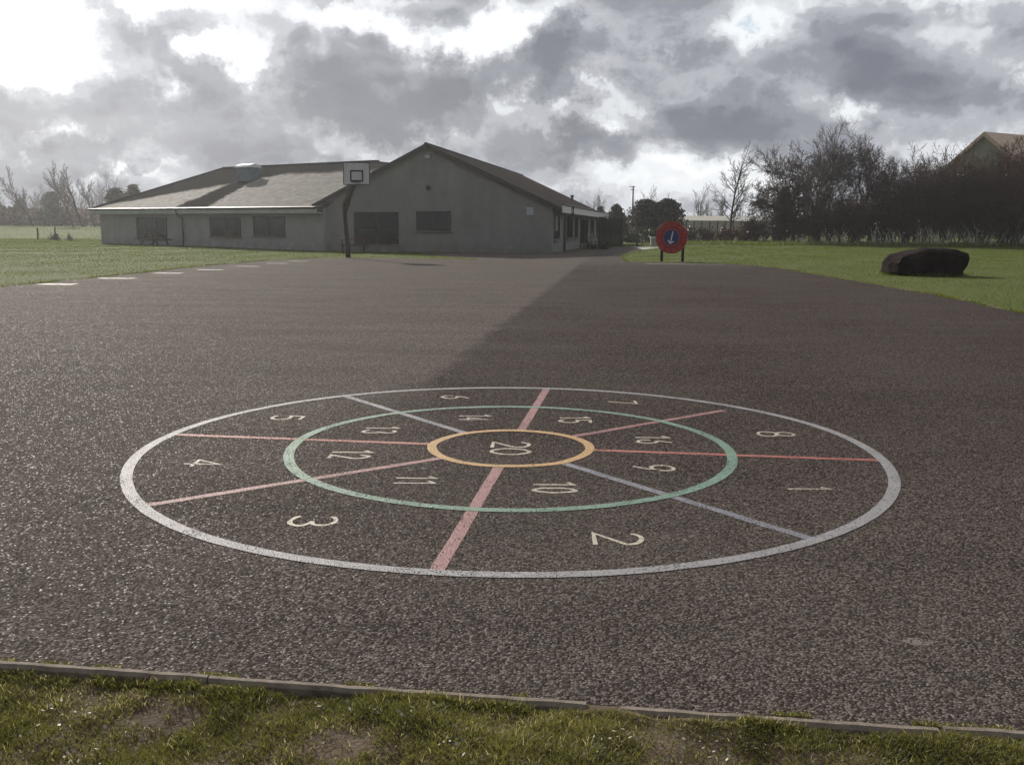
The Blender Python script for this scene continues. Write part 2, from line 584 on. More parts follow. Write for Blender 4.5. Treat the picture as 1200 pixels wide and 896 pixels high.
def sst(a, b, x):
    t = np.clip((np.asarray(x, dtype=float) - a) / (b - a), 0, 1)
    return t * t * (3 - 2 * t)


def gz(x, y):
    """height of the grass field"""
    x = np.asarray(x, dtype=float)
    y = np.asarray(y, dtype=float)
    z = -0.16 + 0.148 * sst(6, 13, y)
    z = z + 0.50 * sst(77, 99, y) * sst(4, 12, x)
    z = z + 1.05 * sst(82, 150, y) * sst(-20, -32, x)
    z = z + 0.10 * sst(30, 60, y) * sst(-12, -26, x)
    z = z + 0.02 * np.sin(x * 0.31 + 1.0) * np.sin(y * 0.23) * sst(30, 50, y)
    return z


def grid(name, xs, ys, zf, mat, kind):
    X, Y = np.meshgrid(xs, ys)
    Z = zf(X, Y)
    V = np.stack([X, Y, Z], -1).reshape(-1, 3)
    nx, ny = len(xs), len(ys)
    i = (np.arange(ny - 1)[:, None] * nx + np.arange(nx - 1)[None]).ravel()
    F = np.stack([i, i + 1, i + nx + 1, i + nx], 1).ravel()
    o = np_mesh(name, V, F, np.full(len(i), 4), mat, smooth=True)
    return tag(o, kind=kind)


xs = np.unique(np.concatenate([np.linspace(-900, -80, 20), np.linspace(-80, 80, 161), np.linspace(80, 900, 20)]))
ys = np.unique(np.concatenate([np.linspace(-60, -4, 8), np.linspace(-4, 160, 165), np.linspace(160, 1500, 20)]))
grid('field', xs, ys, gz, MAT['field'], 'structure')

FE = (Vector((-1.71, 3.02, 0)), Vector((1.5, 2.61, 0)))
FS = (FE[1].y - FE[0].y) / (FE[1].x - FE[0].x)


def front_y(x):
    return FE[0].y + (x - FE[0].x) * FS


def ragged(poly, step=0.35, amp=0.06, seed=0.0, skip=()):
    out = []
    n = len(poly)
    for k in range(n):
        a, b = Vector(poly[k]), Vector(poly[(k + 1) % n])
        out.append(tuple(a))
        if k in skip:
            continue
        d = b - a
        m = int(d.length / step)
        nr = Vector((-d.y, d.x)).normalized()
        for q in range(1, m):
            p = a + d * (q / m)
            out.append(tuple(p + nr * amp * (noise.noise(Vector((p.x * 1.1, p.y * 1.1, seed))) * 1.6 + noise.noise(Vector((p.x * 4, p.y * 4, seed + 3))))))
    return out


TAR = [(-14.0, front_y(-14.0)), (11.0, front_y(11.0)), (8.75, 10.0), (9.05, 17.0), (9.56, 21.6), (9.75, 28.0), (9.96, 36.0), (9.7, 39.0),
       (8.9, 40.4), (4.95, 42.3), (5.6, 50.0), (8.1, 63.0), (11.6, 75.0), (4.0, 75.0), (3.0, 60.0), (2.2, 53.5),
       (-5.2, 54.2), (-4.4, 49.5), (-1.6, 43.5), (-4.8, 44.9), (-8.7, 44.4), (-10.3, 41.0), (-11.0, 35.5), (-11.45, 27.4), (-11.85, 22.2), (-12.6, 10.0)]
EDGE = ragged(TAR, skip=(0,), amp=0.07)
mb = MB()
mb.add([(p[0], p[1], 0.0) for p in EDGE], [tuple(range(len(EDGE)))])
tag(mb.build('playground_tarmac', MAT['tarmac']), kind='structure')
mb = MB()
pp = ragged([(8.9, 66.0), (11.9, 75.0), (12.6, 77.5), (9.4, 77.5)], 1.0, 0.1)
mb.add([(p[0], p[1], 0.006) for p in pp], [tuple(range(len(pp)))])
tag(mb.build('paved_path', MAT['path']), kind='structure')

# ------------------------------------------------------------------ concrete edging along the front of the tarmac
EDG = [(-3.6, -0.977, 0.007, 'leftmost concrete edging stone, its face bare above the grass'),
       (-0.972, 0.235, 0.004, 'long concrete edging stone below the red spoke, rubbed pale along its top'),
       (0.34, 1.262, -0.003, 'concrete edging stone sunk almost level with the turf, below the number 2'),
       (1.275, 3.0, 0.006, 'concrete edging stone at the right end of the front edge, slightly stepped up')]
for k, (x0, x1, dz, lab) in enumerate(EDG):
    bm = bmesh.new()
    n = max(4, int((x1 - x0) / 0.02))
    rows = []
    for i in range(n + 1):
        x = x0 + (x1 - x0) * i / n
        y = front_y(x)
        e = 0.004 * noise.noise(Vector((x * 9, k, 0))) + 0.003 * noise.noise(Vector((x * 40, k, 5)))
        e2 = 0.0022 * noise.noise(Vector((x * 11, k, 9)))
        w = 0.034
        z = 0.004 + dz + e2
        rows.append([bm.verts.new(p) for p in ((x, y + 0.002 + e, -0.16), (x, y + 0.002 + e, z - 0.004), (x, y - 0.008 + e, z + 0.003), (x, y - w + 0.010 + e2, z + 0.002),
                                               (x, y - w + e2, z - 0.010), (x, y - w + e2 * 1.5, -0.2))])
    for i in range(n):
        for j in range(5):
            bm.faces.new((rows[i][j], rows[i][j + 1], rows[i + 1][j + 1], rows[i + 1][j]))
    bm.faces.new(rows[0])
    bm.faces.new(rows[-1][::-1])
    bmesh.ops.recalc_face_normals(bm, faces=bm.faces)
    me = bpy.data.meshes.new('edging_stone')
    bm.to_mesh(me)
    bm.free()
    me.materials.append(MAT['concrete'])
    o = bpy.data.objects.new('edging_stone', me)
    COL.objects.link(o)
    tag(o, lab, 'kerb', 'concrete edging stones along the tarmac')

# ------------------------------------------------------------------ verge of mossy grass in front
def vz(x, y):
    x = np.asarray(x, dtype=float)
    y = np.asarray(y, dtype=float)
    t = front_y(x) - y
    z = -0.015 + 0.007 * sst(-1.2, 0.2, x)
    z = z + sst(0.0, 0.25, t) * (0.020 * np.sin(x * 3.1 + y * 2.0) * np.sin(y * 4.3 + 0.7 * x)) + 0.012 * np.sin(x * 9.7 + 1.3) * np.sin(y * 11.3 + x * 3)
    z = z + 0.006 * np.sin(x * 23 + y * 9) * np.sin(y * 27 - x * 8)
    z = z + 0.022 * np.exp(-((x - 0.30) / 0.09) ** 2) * sst(0.12, 0.02, t)
    return np.where(t < 0.036, np.minimum(z, np.where(np.abs(x - 0.29) < 0.075, -0.001, -0.03)), z)


vxs = np.arange(-3.6, 3.0, 0.02)
vts = np.arange(0.0, 1.7, 0.02)
X, T = np.meshgrid(vxs, vts)
Y = front_y(X) - T
V = np.stack([X, Y, vz(X, Y)], -1).reshape(-1, 3)
nx, ny = len(vxs), len(vts)
i = (np.arange(ny - 1)[:, None] * nx + np.arange(nx - 1)[None]).ravel()
F = np.stack([i, i + nx, i + nx + 1, i + 1], 1).ravel()
tag(np_mesh('verge_soil', V, F, np.full(len(i), 4), MAT['soil'], smooth=True), kind='structure')


def fbm2(x, y, f, seed, oct=3):
    """cheap smooth pseudo-noise, about -1..1"""
    r = np.random.default_rng(seed)
    z = np.zeros_like(x)
    a = 1.0
    tot = 0.0
    for o in range(oct):
        for k in range(3):
            th = r.uniform(0, 6.28)
            ph = r.uniform(0, 6.28)
            z = z + a * np.sin((x * np.cos(th) + y * np.sin(th)) * f * r.uniform(0.7, 1.3) + ph) / 1.7
        tot += a
        a *= 0.6
        f *= 2.1
    return z / tot


n = 330000
x = RNG.uniform(-2.4, 2.2, n)
t = 0.05 + 1.05 * RNG.random(n) ** 1.1
y = front_y(x) - t
den = 0.80 + 0.45 * fbm2(x, y, 5.0, 3) + 0.30 * fbm2(x, y, 17.0, 4)
bare = np.exp(-(((x + 0.46) / 0.17) ** 2 + ((y - 2.52) / 0.10) ** 2)) + 0.8 * np.exp(-(((x - 0.78) / 0.15) ** 2 + ((y - 2.52) / 0.08) ** 2)) + 0.7 * np.exp(-(((x + 1.05) / 0.2) ** 2 + ((y - 2.73) / 0.05) ** 2))
bare = bare * np.clip(0.75 + 0.8 * fbm2(x, y, 22.0, 91), 0, 1.3)
keep = RNG.random(n) < np.clip(den - 0.95 * bare, 0.06, 1.0)
x, y, t, den = x[keep], y[keep], t[keep], den[keep]
base = np.stack([x, y, vz(x, y) - 0.003], 1)
ln = RNG.uniform(0.008, 0.024, len(x)) * np.clip(0.55 + den, 0.6, 1.7)
clump = np.clip(0.5 + 0.5 * fbm2(x, y, 7.0, 8), 0, 1)
tint = np.clip(0.55 * clump + 0.45 * RNG.random(len(x)), 0, 0.82)
tint[RNG.random(len(x)) < 0.05 + 0.22 * np.clip(fbm2(x, y, 6.0, 77), 0, 1)] = 0.97
tag(blades('verge_grass', base, ln, RNG.uniform(0.0016, 0.0036, len(x)), MAT['blade'], 1.3, tint), kind='stuff')
# taller tufts leaning over the edging
n = 16000
x = RNG.uniform(-2.4, 2.2, n)
sel = fbm2(x, x * 0, 6.0, 21) > -0.05 + 0.35 * RNG.random(n)
x = x[sel]
y = front_y(x) - 0.040 - np.abs(RNG.normal(0, 0.02, len(x)))
base = np.stack([x, y, vz(x, y)], 1)
tag(blades('edge_grass', base, RNG.uniform(0.012, 0.040, len(x)), RNG.uniform(0.002, 0.004, len(x)), MAT['blade'], 0.9), kind='stuff')
# moss and little grass growing in the joint on the tarmac side
n = 9000
x = RNG.uniform(-2.4, 2.2, n)
sel = fbm2(x, x * 0, 9.0, 33) > -0.1
x = x[sel]
y = front_y(x) + np.abs(RNG.normal(0, 0.013, len(x)))
base = np.stack([x, y, np.full(len(x), 0.0)], 1)
tag(blades('joint_moss', base, RNG.uniform(0.006, 0.018, len(x)), RNG.uniform(0.002, 0.004, len(x)), MAT['blade'], 1.0), kind='stuff')
# pale fallen leaf bits, daisy leaves and straw
n = 2400
x = RNG.uniform(-2.0, 1.9, n)
y = front_y(x) - RNG.uniform(0.1, 1.0, n)
w = fbm2(x, y, 4.0, 41) + 0.9 * np.exp(-(((x - 0.42) / 0.22) ** 2 + ((y - 2.5) / 0.08) ** 2))
sel = w > 0.25
pts = np.stack([x, y, vz(x, y) + 0.016], 1)[sel]
tag(leaves('leaf_litter', pts, 0.0075, MAT['leaf_pale']), kind='stuff')

# ------------------------------------------------------------------ lawn grass along the edges of the tarmac and over the nearer lawn
def inside(px, py, poly):
    c = np.zeros(len(px), dtype=bool)
    n = len(poly)
    for k in range(n):
        x1, y1 = poly[k]
        x2, y2 = poly[(k + 1) % n]
        if y1 == y2:
            continue
        cond = ((y1 > py) != (y2 > py)) & (px < (x2 - x1) * (py - y1) / (y2 - y1) + x1)
        c ^= cond
    return c


E2 = [(p[0], p[1]) for p in EDGE]


def lawn(name, xr, yr, n, lmin, lmax, power=1.0):
    x = RNG.uniform(*xr, n)
    y = yr[0] + (yr[1] - yr[0]) * RNG.random(n) ** power
    dens = 0.6 + 0.6 * fbm2(x, y, 1.3, 5)
    ok = (~inside(x, y, E2)) & (RNG.random(n) < dens) & (np.abs(x) < 0.60 * y + 1.5)
    x, y = x[ok], y[ok]
    base = np.stack([x, y, gz(x, y) - 0.004], 1)
    tint = np.clip(0.42 + 0.3 * fbm2(x, y, 0.9, 6) + RNG.uniform(-0.35, 0.35, len(x)), 0, 0.84)
    tint[RNG.random(len(x)) < 0.02] = 0.97
    sc = (y / 20.0) ** 0.9
    return tag(blades(name, base, RNG.uniform(lmin, lmax, len(x)), RNG.uniform(0.006, 0.013, len(x)) * sc, MAT['lawn_blade'], 1.0, tint), kind='stuff')


lawn('lawn_grass', (4, 50), (14, 84), 420000, 0.025, 0.060, 1.0)
lawn('lawn_grass', (-50, -3), (18, 88), 420000, 0.025, 0.060, 1.0)
lawn('far_lawn_grass', (-95, -22), (84, 152), 150000, 0.03, 0.07, 1.0)
# ragged longer grass right at the tarmac edge
pts = []
for k in range(len(EDGE)):
    a, b = Vector(EDGE[k]), Vector(EDGE[(k + 1) % len(EDGE)])
    d = b - a
    m = (a + b) / 2
    if d.length > 2 or m.y < 9 or m.y > 58:
        continue
    nr = Vector((d.y, -d.x)).normalized()
    for q in range(int(d.length * (40 + 230 * max(0.0, 0.45 + 1.3 * noise.noise(Vector((m.x * 0.8, m.y * 0.8, 3.0))))))):
        p = a + d * random.random() + nr * abs(random.gauss(0, 0.07)) - nr * 0.02
        pts.append((p.x, p.y, -0.012))
pts = np.array(pts)
tag(blades('lawn_edge_grass', pts, RNG.uniform(0.03, 0.085, len(pts)), RNG.uniform(0.008, 0.018, len(pts)), MAT['lawn_blade'], 1.0), kind='stuff')

# bare muddy margin where the lawn meets the tarmac
cyc = len(EDGE)
mv, mf = [], []
for k in range(cyc):
    a, b, c = (Vector(EDGE[(k + j) % cyc]) for j in (-1, 0, 1))
    d = (c - a).normalized()
    nr = Vector((d.y, -d.x))
    wd = 0.10 + 0.34 * max(0.0, 0.35 + noise.noise(Vector((b.x * 0.5, b.y * 0.5, 8.0)))) + 0.08 * noise.noise(Vector((b.x * 3, b.y * 3, 1.0)))
    p = b + nr * wd
    q = b - nr * 0.03
    mv += [(q.x, q.y, -0.004), (p.x, p.y, -0.005)]
for k in range(cyc):
    k2 = (k + 1) % cyc
    y = EDGE[k][1]
    if 13.5 < y < 48 and (Vector(EDGE[k]) - Vector(EDGE[k2])).length < 1.0:
        mf.append((2 * k, 2 * k2, 2 * k2 + 1, 2 * k + 1))
mb = MB()
mb.add(mv, mf)
tag(mb.build('muddy_margin', MAT['soil'], fix=False), kind='structure')

# ------------------------------------------------------------------ painted number target on the tarmac
CX, CY = -0.006, 6.265
PZ = 0.0015
target = empty('number_target', (CX, CY, 0), 0, 'round painted number target with coloured rings and eight spokes on the tarmac', 'playground marking')


def ring(R, w, z, mat, lab):
    m = MB()
    N = 360
    vs = []
    for k in range(N):
        a = 2 * math.pi * k / N
        wob = 0.010 * noise.noise(Vector((math.cos(a) * 2, math.sin(a) * 2, R))) + 0.0025 * noise.noise(Vector((math.cos(a) * R * 14, math.sin(a) * R * 14, R)))
        wo2 = 0.0025 * noise.noise(Vector((math.cos(a) * R * 14, math.sin(a) * R * 14, R + 7)))
        for r in (R - w / 2 + wob, R + w / 2 + wob + wo2):
            vs.append((r * math.cos(a), r * math.sin(a), z))
    m.add(vs, [(2 * k, 2 * k + 1, 2 * ((k + 1) % N) + 1, 2 * ((k + 1) % N)) for k in range(N)])
    return tag(m.build('ring', mat, target), lab)


PW = mk_paint('white', (0.28, 0.272, 0.285), 0.62)
PG = mk_paint('green', (0.145, 0.26, 0.19), 0.7)
PY = mk_paint('yellow', (0.50, 0.29, 0.105), 0.5)
PP = mk_paint('pink', (0.30, 0.130, 0.132), 0.7)
PR = mk_paint('red', (0.38, 0.105, 0.08), 0.7)
PB = mk_paint('blue_grey', (0.20, 0.20, 0.235), 0.7)
PC = mk_paint('cream', (0.50, 0.45, 0.36), 0.62)


def spoke(deg, r0, r1, w, z, mat, lab):
    a = rad(deg)
    u = Vector((math.cos(a), math.sin(a), 0))
    s = Vector((-u.y, u.x, 0))
    m = MB()
    N = 60
    vs = []
    for k in range(N + 1):
        p = u * (r0 + (r1 - r0) * k / N)
        e = 0.004 * noise.noise(Vector((k * 0.15, deg, 0)))
        e1 = 0.0025 * noise.noise(Vector((k * 0.9, deg, 4)))
        vs.append(p + s * (w / 2 + e + e1) + Vector((0, 0, z)))
        vs.append(p + s * (-w / 2 + e - e1) + Vector((0, 0, z)))
    m.add(vs, [(2 * k, 2 * k + 1, 2 * k + 3, 2 * k + 2) for k in range(N)])
    return tag(m.build('spoke', mat, target), lab)


spoke(82.2, 0.55, 2.36, 0.064, PZ, PP, 'dull pink spoke pointing away from the camera')
spoke(-97.5, 0.55, 2.36, 0.066, PZ, PP, 'broad dull pink spoke pointing to the front')
spoke(127.0, 0.55, 2.36, 0.06, PZ, PB, 'grey spoke between the numbers 5 and 6')
spoke(-52.8, 0.55, 2.36, 0.06, PZ, PB, 'blue grey spoke between the numbers 1 and 2')
spoke(-7.3, 0.55, 2.36, 0.055, PZ, PR, 'bright red spoke between the numbers 8 and 1')
spoke(172.4, 0.55, 2.36, 0.055, PZ, PR, 'faded red spoke between the numbers 4 and 5')
spoke(38.4, 0.55, 2.20, 0.055, PZ, PP, 'pink spoke between the numbers 7 and 8')
spoke(-143.5, 0.55, 2.36, 0.058, PZ, PP, 'faded pink spoke between the numbers 3 and 4')
ring(0.525, 0.062, PZ + 0.0015, PY, 'yellow inner ring')
ring(1.452, 0.066, PZ + 0.0015, PG, 'green middle ring')
ring(2.389, 0.068, PZ + 0.0015, PW, 'white outer ring')


def arc(cx, cy, rx, ry, a0, a1, n=22):
    return [(cx + rx * math.cos(rad(a0 + (a1 - a0) * k / n)), cy + ry * math.sin(rad(a0 + (a1 - a0) * k / n))) for k in range(n + 1)]


GL = {  # strokes in a 0.62 x 1 box
    '0': [arc(0.31, 0.5, 0.27, 0.46, 90, 450, 32)],
    '1': [[(0.12, 0.80), (0.34, 0.97), (0.34, 0.03)]],
    '2': [arc(0.31, 0.70, 0.26, 0.26, 165, -20, 18) + [(0.45, 0.48), (0.06, 0.05), (0.60, 0.05)]],
    '3': [arc(0.29, 0.73, 0.24, 0.23, 155, -85, 18), arc(0.29, 0.27, 0.27, 0.23, 85, -155, 18)],
    '4': [[(0.42, 0.03), (0.42, 0.97), (0.04, 0.32), (0.62, 0.32)]],
    '5': [[(0.56, 0.95), (0.13, 0.95), (0.09, 0.56)] + arc(0.29, 0.32, 0.27, 0.28, 125, -150, 20)],
    '6': [[(0.46, 0.97), (0.20, 0.62)] + arc(0.31, 0.30, 0.25, 0.26, 155, 515, 30)],
    '7': [[(0.04, 0.94), (0.58, 0.94), (0.22, 0.03)]],
    '8': [arc(0.31, 0.74, 0.22, 0.22, -90, 270, 26), arc(0.31, 0.27, 0.26, 0.25, 90, 450, 26)],
    '9': [arc(0.31, 0.70, 0.25, 0.26, -25, 335, 30) + [(0.42, 0.36), (0.18, 0.03)]],
}


def stroke_mesh(m, pts, w, z):
    P = [Vector((p[0], p[1], 0)) for p in pts]
    Q = [P[0]]
    for p in P[1:]:
        if (p - Q[-1]).length > 1e-4:
            Q.append(p)
    closed = (Q[0] - Q[-1]).length < 1e-3
    if closed:
        Q.pop()
    N = len(Q)
    vs = []
    for k in range(N):
        a = Q[(k - 1) % N] if (closed or k > 0) else None
        b = Q[(k + 1) % N] if (closed or k < N - 1) else None
        d1 = (Q[k] - a).normalized() if a is not None else None
        d2 = (b - Q[k]).normalized() if b is not None else None
        d1 = d1 or d2
        d2 = d2 or d1
        n1 = Vector((-d1.y, d1.x, 0))
        n2 = Vector((-d2.y, d2.x, 0))
        nm = (n1 + n2)
        nm = nm.normalized() if nm.length > 0.2 else n1
        sc = min(1.8, 1.0 / max(0.35, nm.dot(n1)))
        ww = w * (1 + 0.28 * noise.noise(Q[k] * 40))
        vs += [Q[k] + nm * ww / 2 * sc + Vector((0, 0, z)), Q[k] - nm * ww / 2 * sc + Vector((0, 0, z))]
    F = [(2 * k, 2 * k + 1, 2 * ((k + 1) % N) + 1, 2 * ((k + 1) % N)) for k in range(N if closed else N - 1)]
    m.add(vs, F)


NUMS = {'1': (1.69, -0.99, 0.26, 0.11), '2': (0.51, -1.90, 0.25, 0.19), '3': (-0.98, -1.66, 0.25, 0.19), '4': (-1.90, -0.49, 0.24, 0.17),
        '5': (-1.71, 0.94, 0.25, 0.18), '6': (-0.48, 1.89, 0.25, 0.17), '7': (0.94, 1.70, 0.25, 0.15), '8': (1.90, 0.47, 0.27, 0.17),
        '9': (0.88, -0.54, 0.26, 0.17), '10': (0.25, -1.00, 0.25, 0.25), '11': (-0.55, -0.87, 0.25, 0.21), '12': (-1.03, -0.24, 0.27, 0.24),
        '13': (-0.94, 0.52, 0.26, 0.25), '14': (-0.28, 1.00, 0.25, 0.24), '15': (0.49, 0.95, 0.25, 0.26), '16': (0.99, 0.26, 0.25, 0.26), '20': (0.0, -0.03, 0.27, 0.40)}
for s, (x, y, h, w) in NUMS.items():
    m = MB()
    nd = len(s)
    cw = w / nd * (0.92 if nd > 1 else 1.0)
    for j, ch in enumerate(s):
        off = (j - (nd - 1) / 2) * (w / nd) * 1.02
        zz = PZ
        for st in GL[ch]:
            kx = cw / 0.62
            if ch == '1' and nd > 1:
                kx = cw / 0.5
            # up of the figure points along +x, its reading direction towards the camera
            pts = [(x + (v - 0.5) * h + 0.012 * noise.noise(Vector((u * 3, v * 3, x * 9 + j))), y - (off + (u - 0.31) * kx) + 0.012 * noise.noise(Vector((u * 3, v * 3, y * 9 + j + 40)))) for u, v in st]
            stroke_mesh(m, pts, 0.024 if s != '20' else 0.027, zz)
            zz += 0.0004
    tag(m.build('number', PC, target), 'cream number ' + s)

# white dashes along the left edge, and the pale strip in front of the board
DASH = [(66, 333, 0.95), (138, 326, 0.95), (197, 320, 0.85), (247, 316, 0.85), (290, 312, 0.85), (325, 308.5, 0.8), (350, 306, 0.8)]
PD = mk_paint('dash_white', (0.36, 0.335, 0.32), 1.0)
ords = ['nearest white dash painted by the left lawn', 'second nearest white dash painted by the left lawn', 'third nearest white dash painted by the left lawn', 'middle white dash painted by the left lawn, below the middle hall window',
        'small white dash painted by the left lawn, below the right hall window', 'small white dash second from the far end by the left lawn', 'faint farthest white dash painted by the left lawn']
for (px, py, w), lab in zip(DASH, ords):
    p = gpt(px, py)
    m = MB()
    q = [(-w / 2, -0.22), (w / 2, -0.25), (w / 2, 0.20), (-w / 2, 0.24)]
    q = ragged(q, 0.09, 0.02, px)
    m.add([(p.x + a, p.y + b, PZ) for a, b in q], [tuple(range(len(q)))])
    tag(m.build('white_dash', PD), lab, 'ground marking', 'white dashes along the left lawn')
p = gpt(805, 309.3)
m = MB()
q = ragged([(-1.7, -0.18), (1.5, -0.34), (1.5, -0.12), (-1.7, 0.10)], 0.12, 0.02)
m.add([(p.x + a, p.y + b, PZ) for a, b in q], [tuple(range(len(q)))])
tag(m.build('pale_strip', mk_paint('strip', (0.34, 0.31, 0.28), 0.4)), 'long pale painted strip on the tarmac in front of the round board', 'ground marking')
# worn pale patch at the front right
p = gpt(1078, 752)
m = MB()
q = []
for k in range(40):
    a = 2 * math.pi * k / 40
    r = 1 + 0.45 * noise.noise(Vector((math.cos(a) * 1.5, math.sin(a) * 1.5, 2.2)))
    q.append((p.x + 0.055 * r * math.cos(a), p.y + 0.03 * r * math.sin(a) - 0.12 * 0.05 * math.cos(a), PZ))
m.add(q, [tuple(range(40))])
tag(m.build('dust_patch', MAT['dust']), kind='structure')

# ------------------------------------------------------------------ buildings
def q_of(px, py=255.0):
    d = ray(px, py)
    return d.x / d.y


class Frame:
    """a building's own axes: x to the right along the front wall, y away from us"""

    def __init__(self, ox, oy, rz):
        self.o = Vector((ox, oy))
        self.rz = rz
        self.xd = Vector((math.cos(rz), math.sin(rz)))
        self.yd = Vector((-math.sin(rz), math.cos(rz)))

    def x_at(self, px, v=0.0, py=255.0):
        q = q_of(px, py)
        b = self.o + self.yd * v
        return (q * b.y - b.x) / (self.xd.x - q * self.xd.y)

    def y_at(self, px, u=0.0, py=255.0):
        q = q_of(px, py)
        b = self.o + self.xd * u
        return (q * b.y - b.x) / (self.yd.x - q * self.yd.y)

    def z_at(self, px, py, u, v):
        p = self.o + self.xd * u + self.yd * v
        return ypt(px, py, p.y).z


def window(parent, x0, x1, z0, z1, y, cols=2, rows=1, label=None, side=False):
    """frame (part) with mullions, its pane a sub-part; side=True puts it on a wall facing +x"""
    def bx(m, a0, a1, d0, d1, c0, c1):
        if side:
            m.box(y - d1, y - d0, a0, a1, c0, c1)
        else:
            m.box(a0, a1, y + d0, y + d1, c0, c1)
    t = 0.07
    f = MB()
    bx(f, x0, x1, -0.05, 0.02, z1 - t, z1)
    bx(f, x0, x1, -0.05, 0.02, z0, z0 + t)
    bx(f, x0, x0 + t, -0.05, 0.02, z0 + t, z1 - t)
    bx(f, x1 - t, x1, -0.05, 0.02, z0 + t, z1 - t)
    for k in range(1, cols):
        xm = x0 + (x1 - x0) * k / cols
        bx(f, xm - 0.03, xm + 0.03, -0.04, 0.02, z0 + t, z1 - t)
    for k in range(1, rows):
        zm = z0 + (z1 - z0) * k / rows
        bx(f, x0 + t, x1 - t, -0.035, 0.02, zm - 0.03, zm + 0.03)
    fo = f.build('window', MAT['frame'], parent)
    if label:
        fo['label'] = label
    g = MB()
    bx(g, x0 + 0.03, x1 - 0.03, -0.015, 0.01, z0 + 0.03, z1 - 0.03)
    g.build('pane', MAT['glass'], fo)
    s = MB()
    bx(s, x0 - 0.08, x1 + 0.08, -0.12, 0.0, z0 - 0.07, z0 - 0.003)
    s.build('sill', MAT['concrete'], fo)
    return fo


# ---- the long hall with the hipped roof
A = ypt(374, 250, 57.0)
B = ypt(117, 250, 70.0)
L = math.hypot(B.x - A.x, B.y - A.y)
hf = Frame(A.x, A.y, math.atan2(A.y - B.y, A.x - B.x))
hall = empty('school_hall', (A.x, A.y, 0), hf.rz, 'long low school hall with a wide weathered hipped roof, left of the gabled block', 'building')
HD = 17.4
ze = 2.52
OV = 0.45
m = MB()
m.box(-L, 0.35, 0, HD, -0.3, ze - 0.05)
m.build('wall', MAT['wall'], hall)
zr = hf.z_at(443, 189, hf.x_at(443, HD / 2, 188), HD / 2)
xr1 = hf.x_at(443, HD / 2, 188)
xr0 = hf.x_at(262, HD / 2, 192)
zr0 = zr + 0.10


def hz(v):
    return ze + (zr - ze) * (v + OV) / (HD / 2 + OV)


m = MB()
vs = [(-L - OV, -OV, ze), (0.3, -OV, ze), (4.2, 6.3, hz(6.3)), (xr1, 8.25, hz(8.25)), (xr1, HD / 2, zr), (xr0, HD / 2, zr), (-L - OV, HD + OV, ze), (3.2, HD + OV, ze), (4.2, 11.1, hz(6.3))]
m.add(vs, [(0, 1, 2, 3, 4, 5), (0, 5, 6), (5, 4, 8, 7, 6), (3, 2, 8, 4), (1, 7, 8, 2), (0, 6, 7, 1)])
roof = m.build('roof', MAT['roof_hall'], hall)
m = MB()
m.bar((xr0, HD / 2, zr + 0.02), (xr1, HD / 2, zr + 0.02), 0.28, 0.12)
m.build('ridge_tile', MAT['roof_gable'], roof)
m = MB()
m.bar((-L - OV, -OV, ze + 0.03), (xr0, HD / 2, zr + 0.03), 0.26, 0.10)
m.build('hip_tile', MAT['roof_gable'], roof)
m = MB()
m.box(-L - OV - 0.02, 0.28, -OV - 0.05, -OV + 0.0, ze - 0.34, ze - 0.07)
m.build('fascia', MAT['fascia'], hall)
m = MB()
m.tube([(-L - OV, -OV - 0.12, ze - 0.03), (0.28, -OV - 0.12, ze - 0.03)], 0.07, 8)
m.build('gutter', MAT['pipe'], hall)
m = MB()
m.box(-L - OV + 0.01, 0.28, -OV + 0.002, -0.002, ze - 0.36, ze - 0.30)
m.build('soffit', MAT['fascia'], hall)
for a, b, yt, yb, cols, lab in ((160, 195, 255, 279, 3, 'left window of the hall front'), (246, 282, 254, 277, 2, 'middle window of the hall front'), (297, 334, 254, 276, 2, 'right window of the hall front')):
    x0, x1 = hf.x_at(a), hf.x_at(b)
    window(hall, x0, x1, hf.z_at(a, yb, x0, 0), min(ze - 0.37, hf.z_at(a, yt, x0, 0)), 0.0, cols, 1, lab)
xp = hf.x_at(215)
m = MB()
m.tube([(xp, -OV - 0.10, ze - 0.05), (xp, -OV - 0.08, ze - 0.36), (xp, -0.09, ze - 0.62), (xp, -0.09, 0.0)], 0.055, 8)
m.build('downpipe', MAT['pipe'], hall)
# roof vent
vv = 5.6
xv = hf.x_at(291, vv, 205)
zb = hz(vv)
m = MB()
m.box(xv - 0.62, xv + 0.62, vv - 0.45, vv + 0.45, zb - 0.35, zb + 0.80)
vt = m.build('roof_vent', MAT['vent'], roof)
m = MB()
m.prism([(vv - 0.60, zb + 0.78), (vv - 0.50, zb + 0.92), (vv, zb + 1.06), (vv + 0.50, zb + 0.92), (vv + 0.58, zb + 0.78)], xv - 0.75, xv + 0.75, 'x')
hood = m.build('vent_hood', noisy('pale_sheet', (0.62, 0.64, 0.66), (0.75, 0.77, 0.79), 2, 0.35), roof)

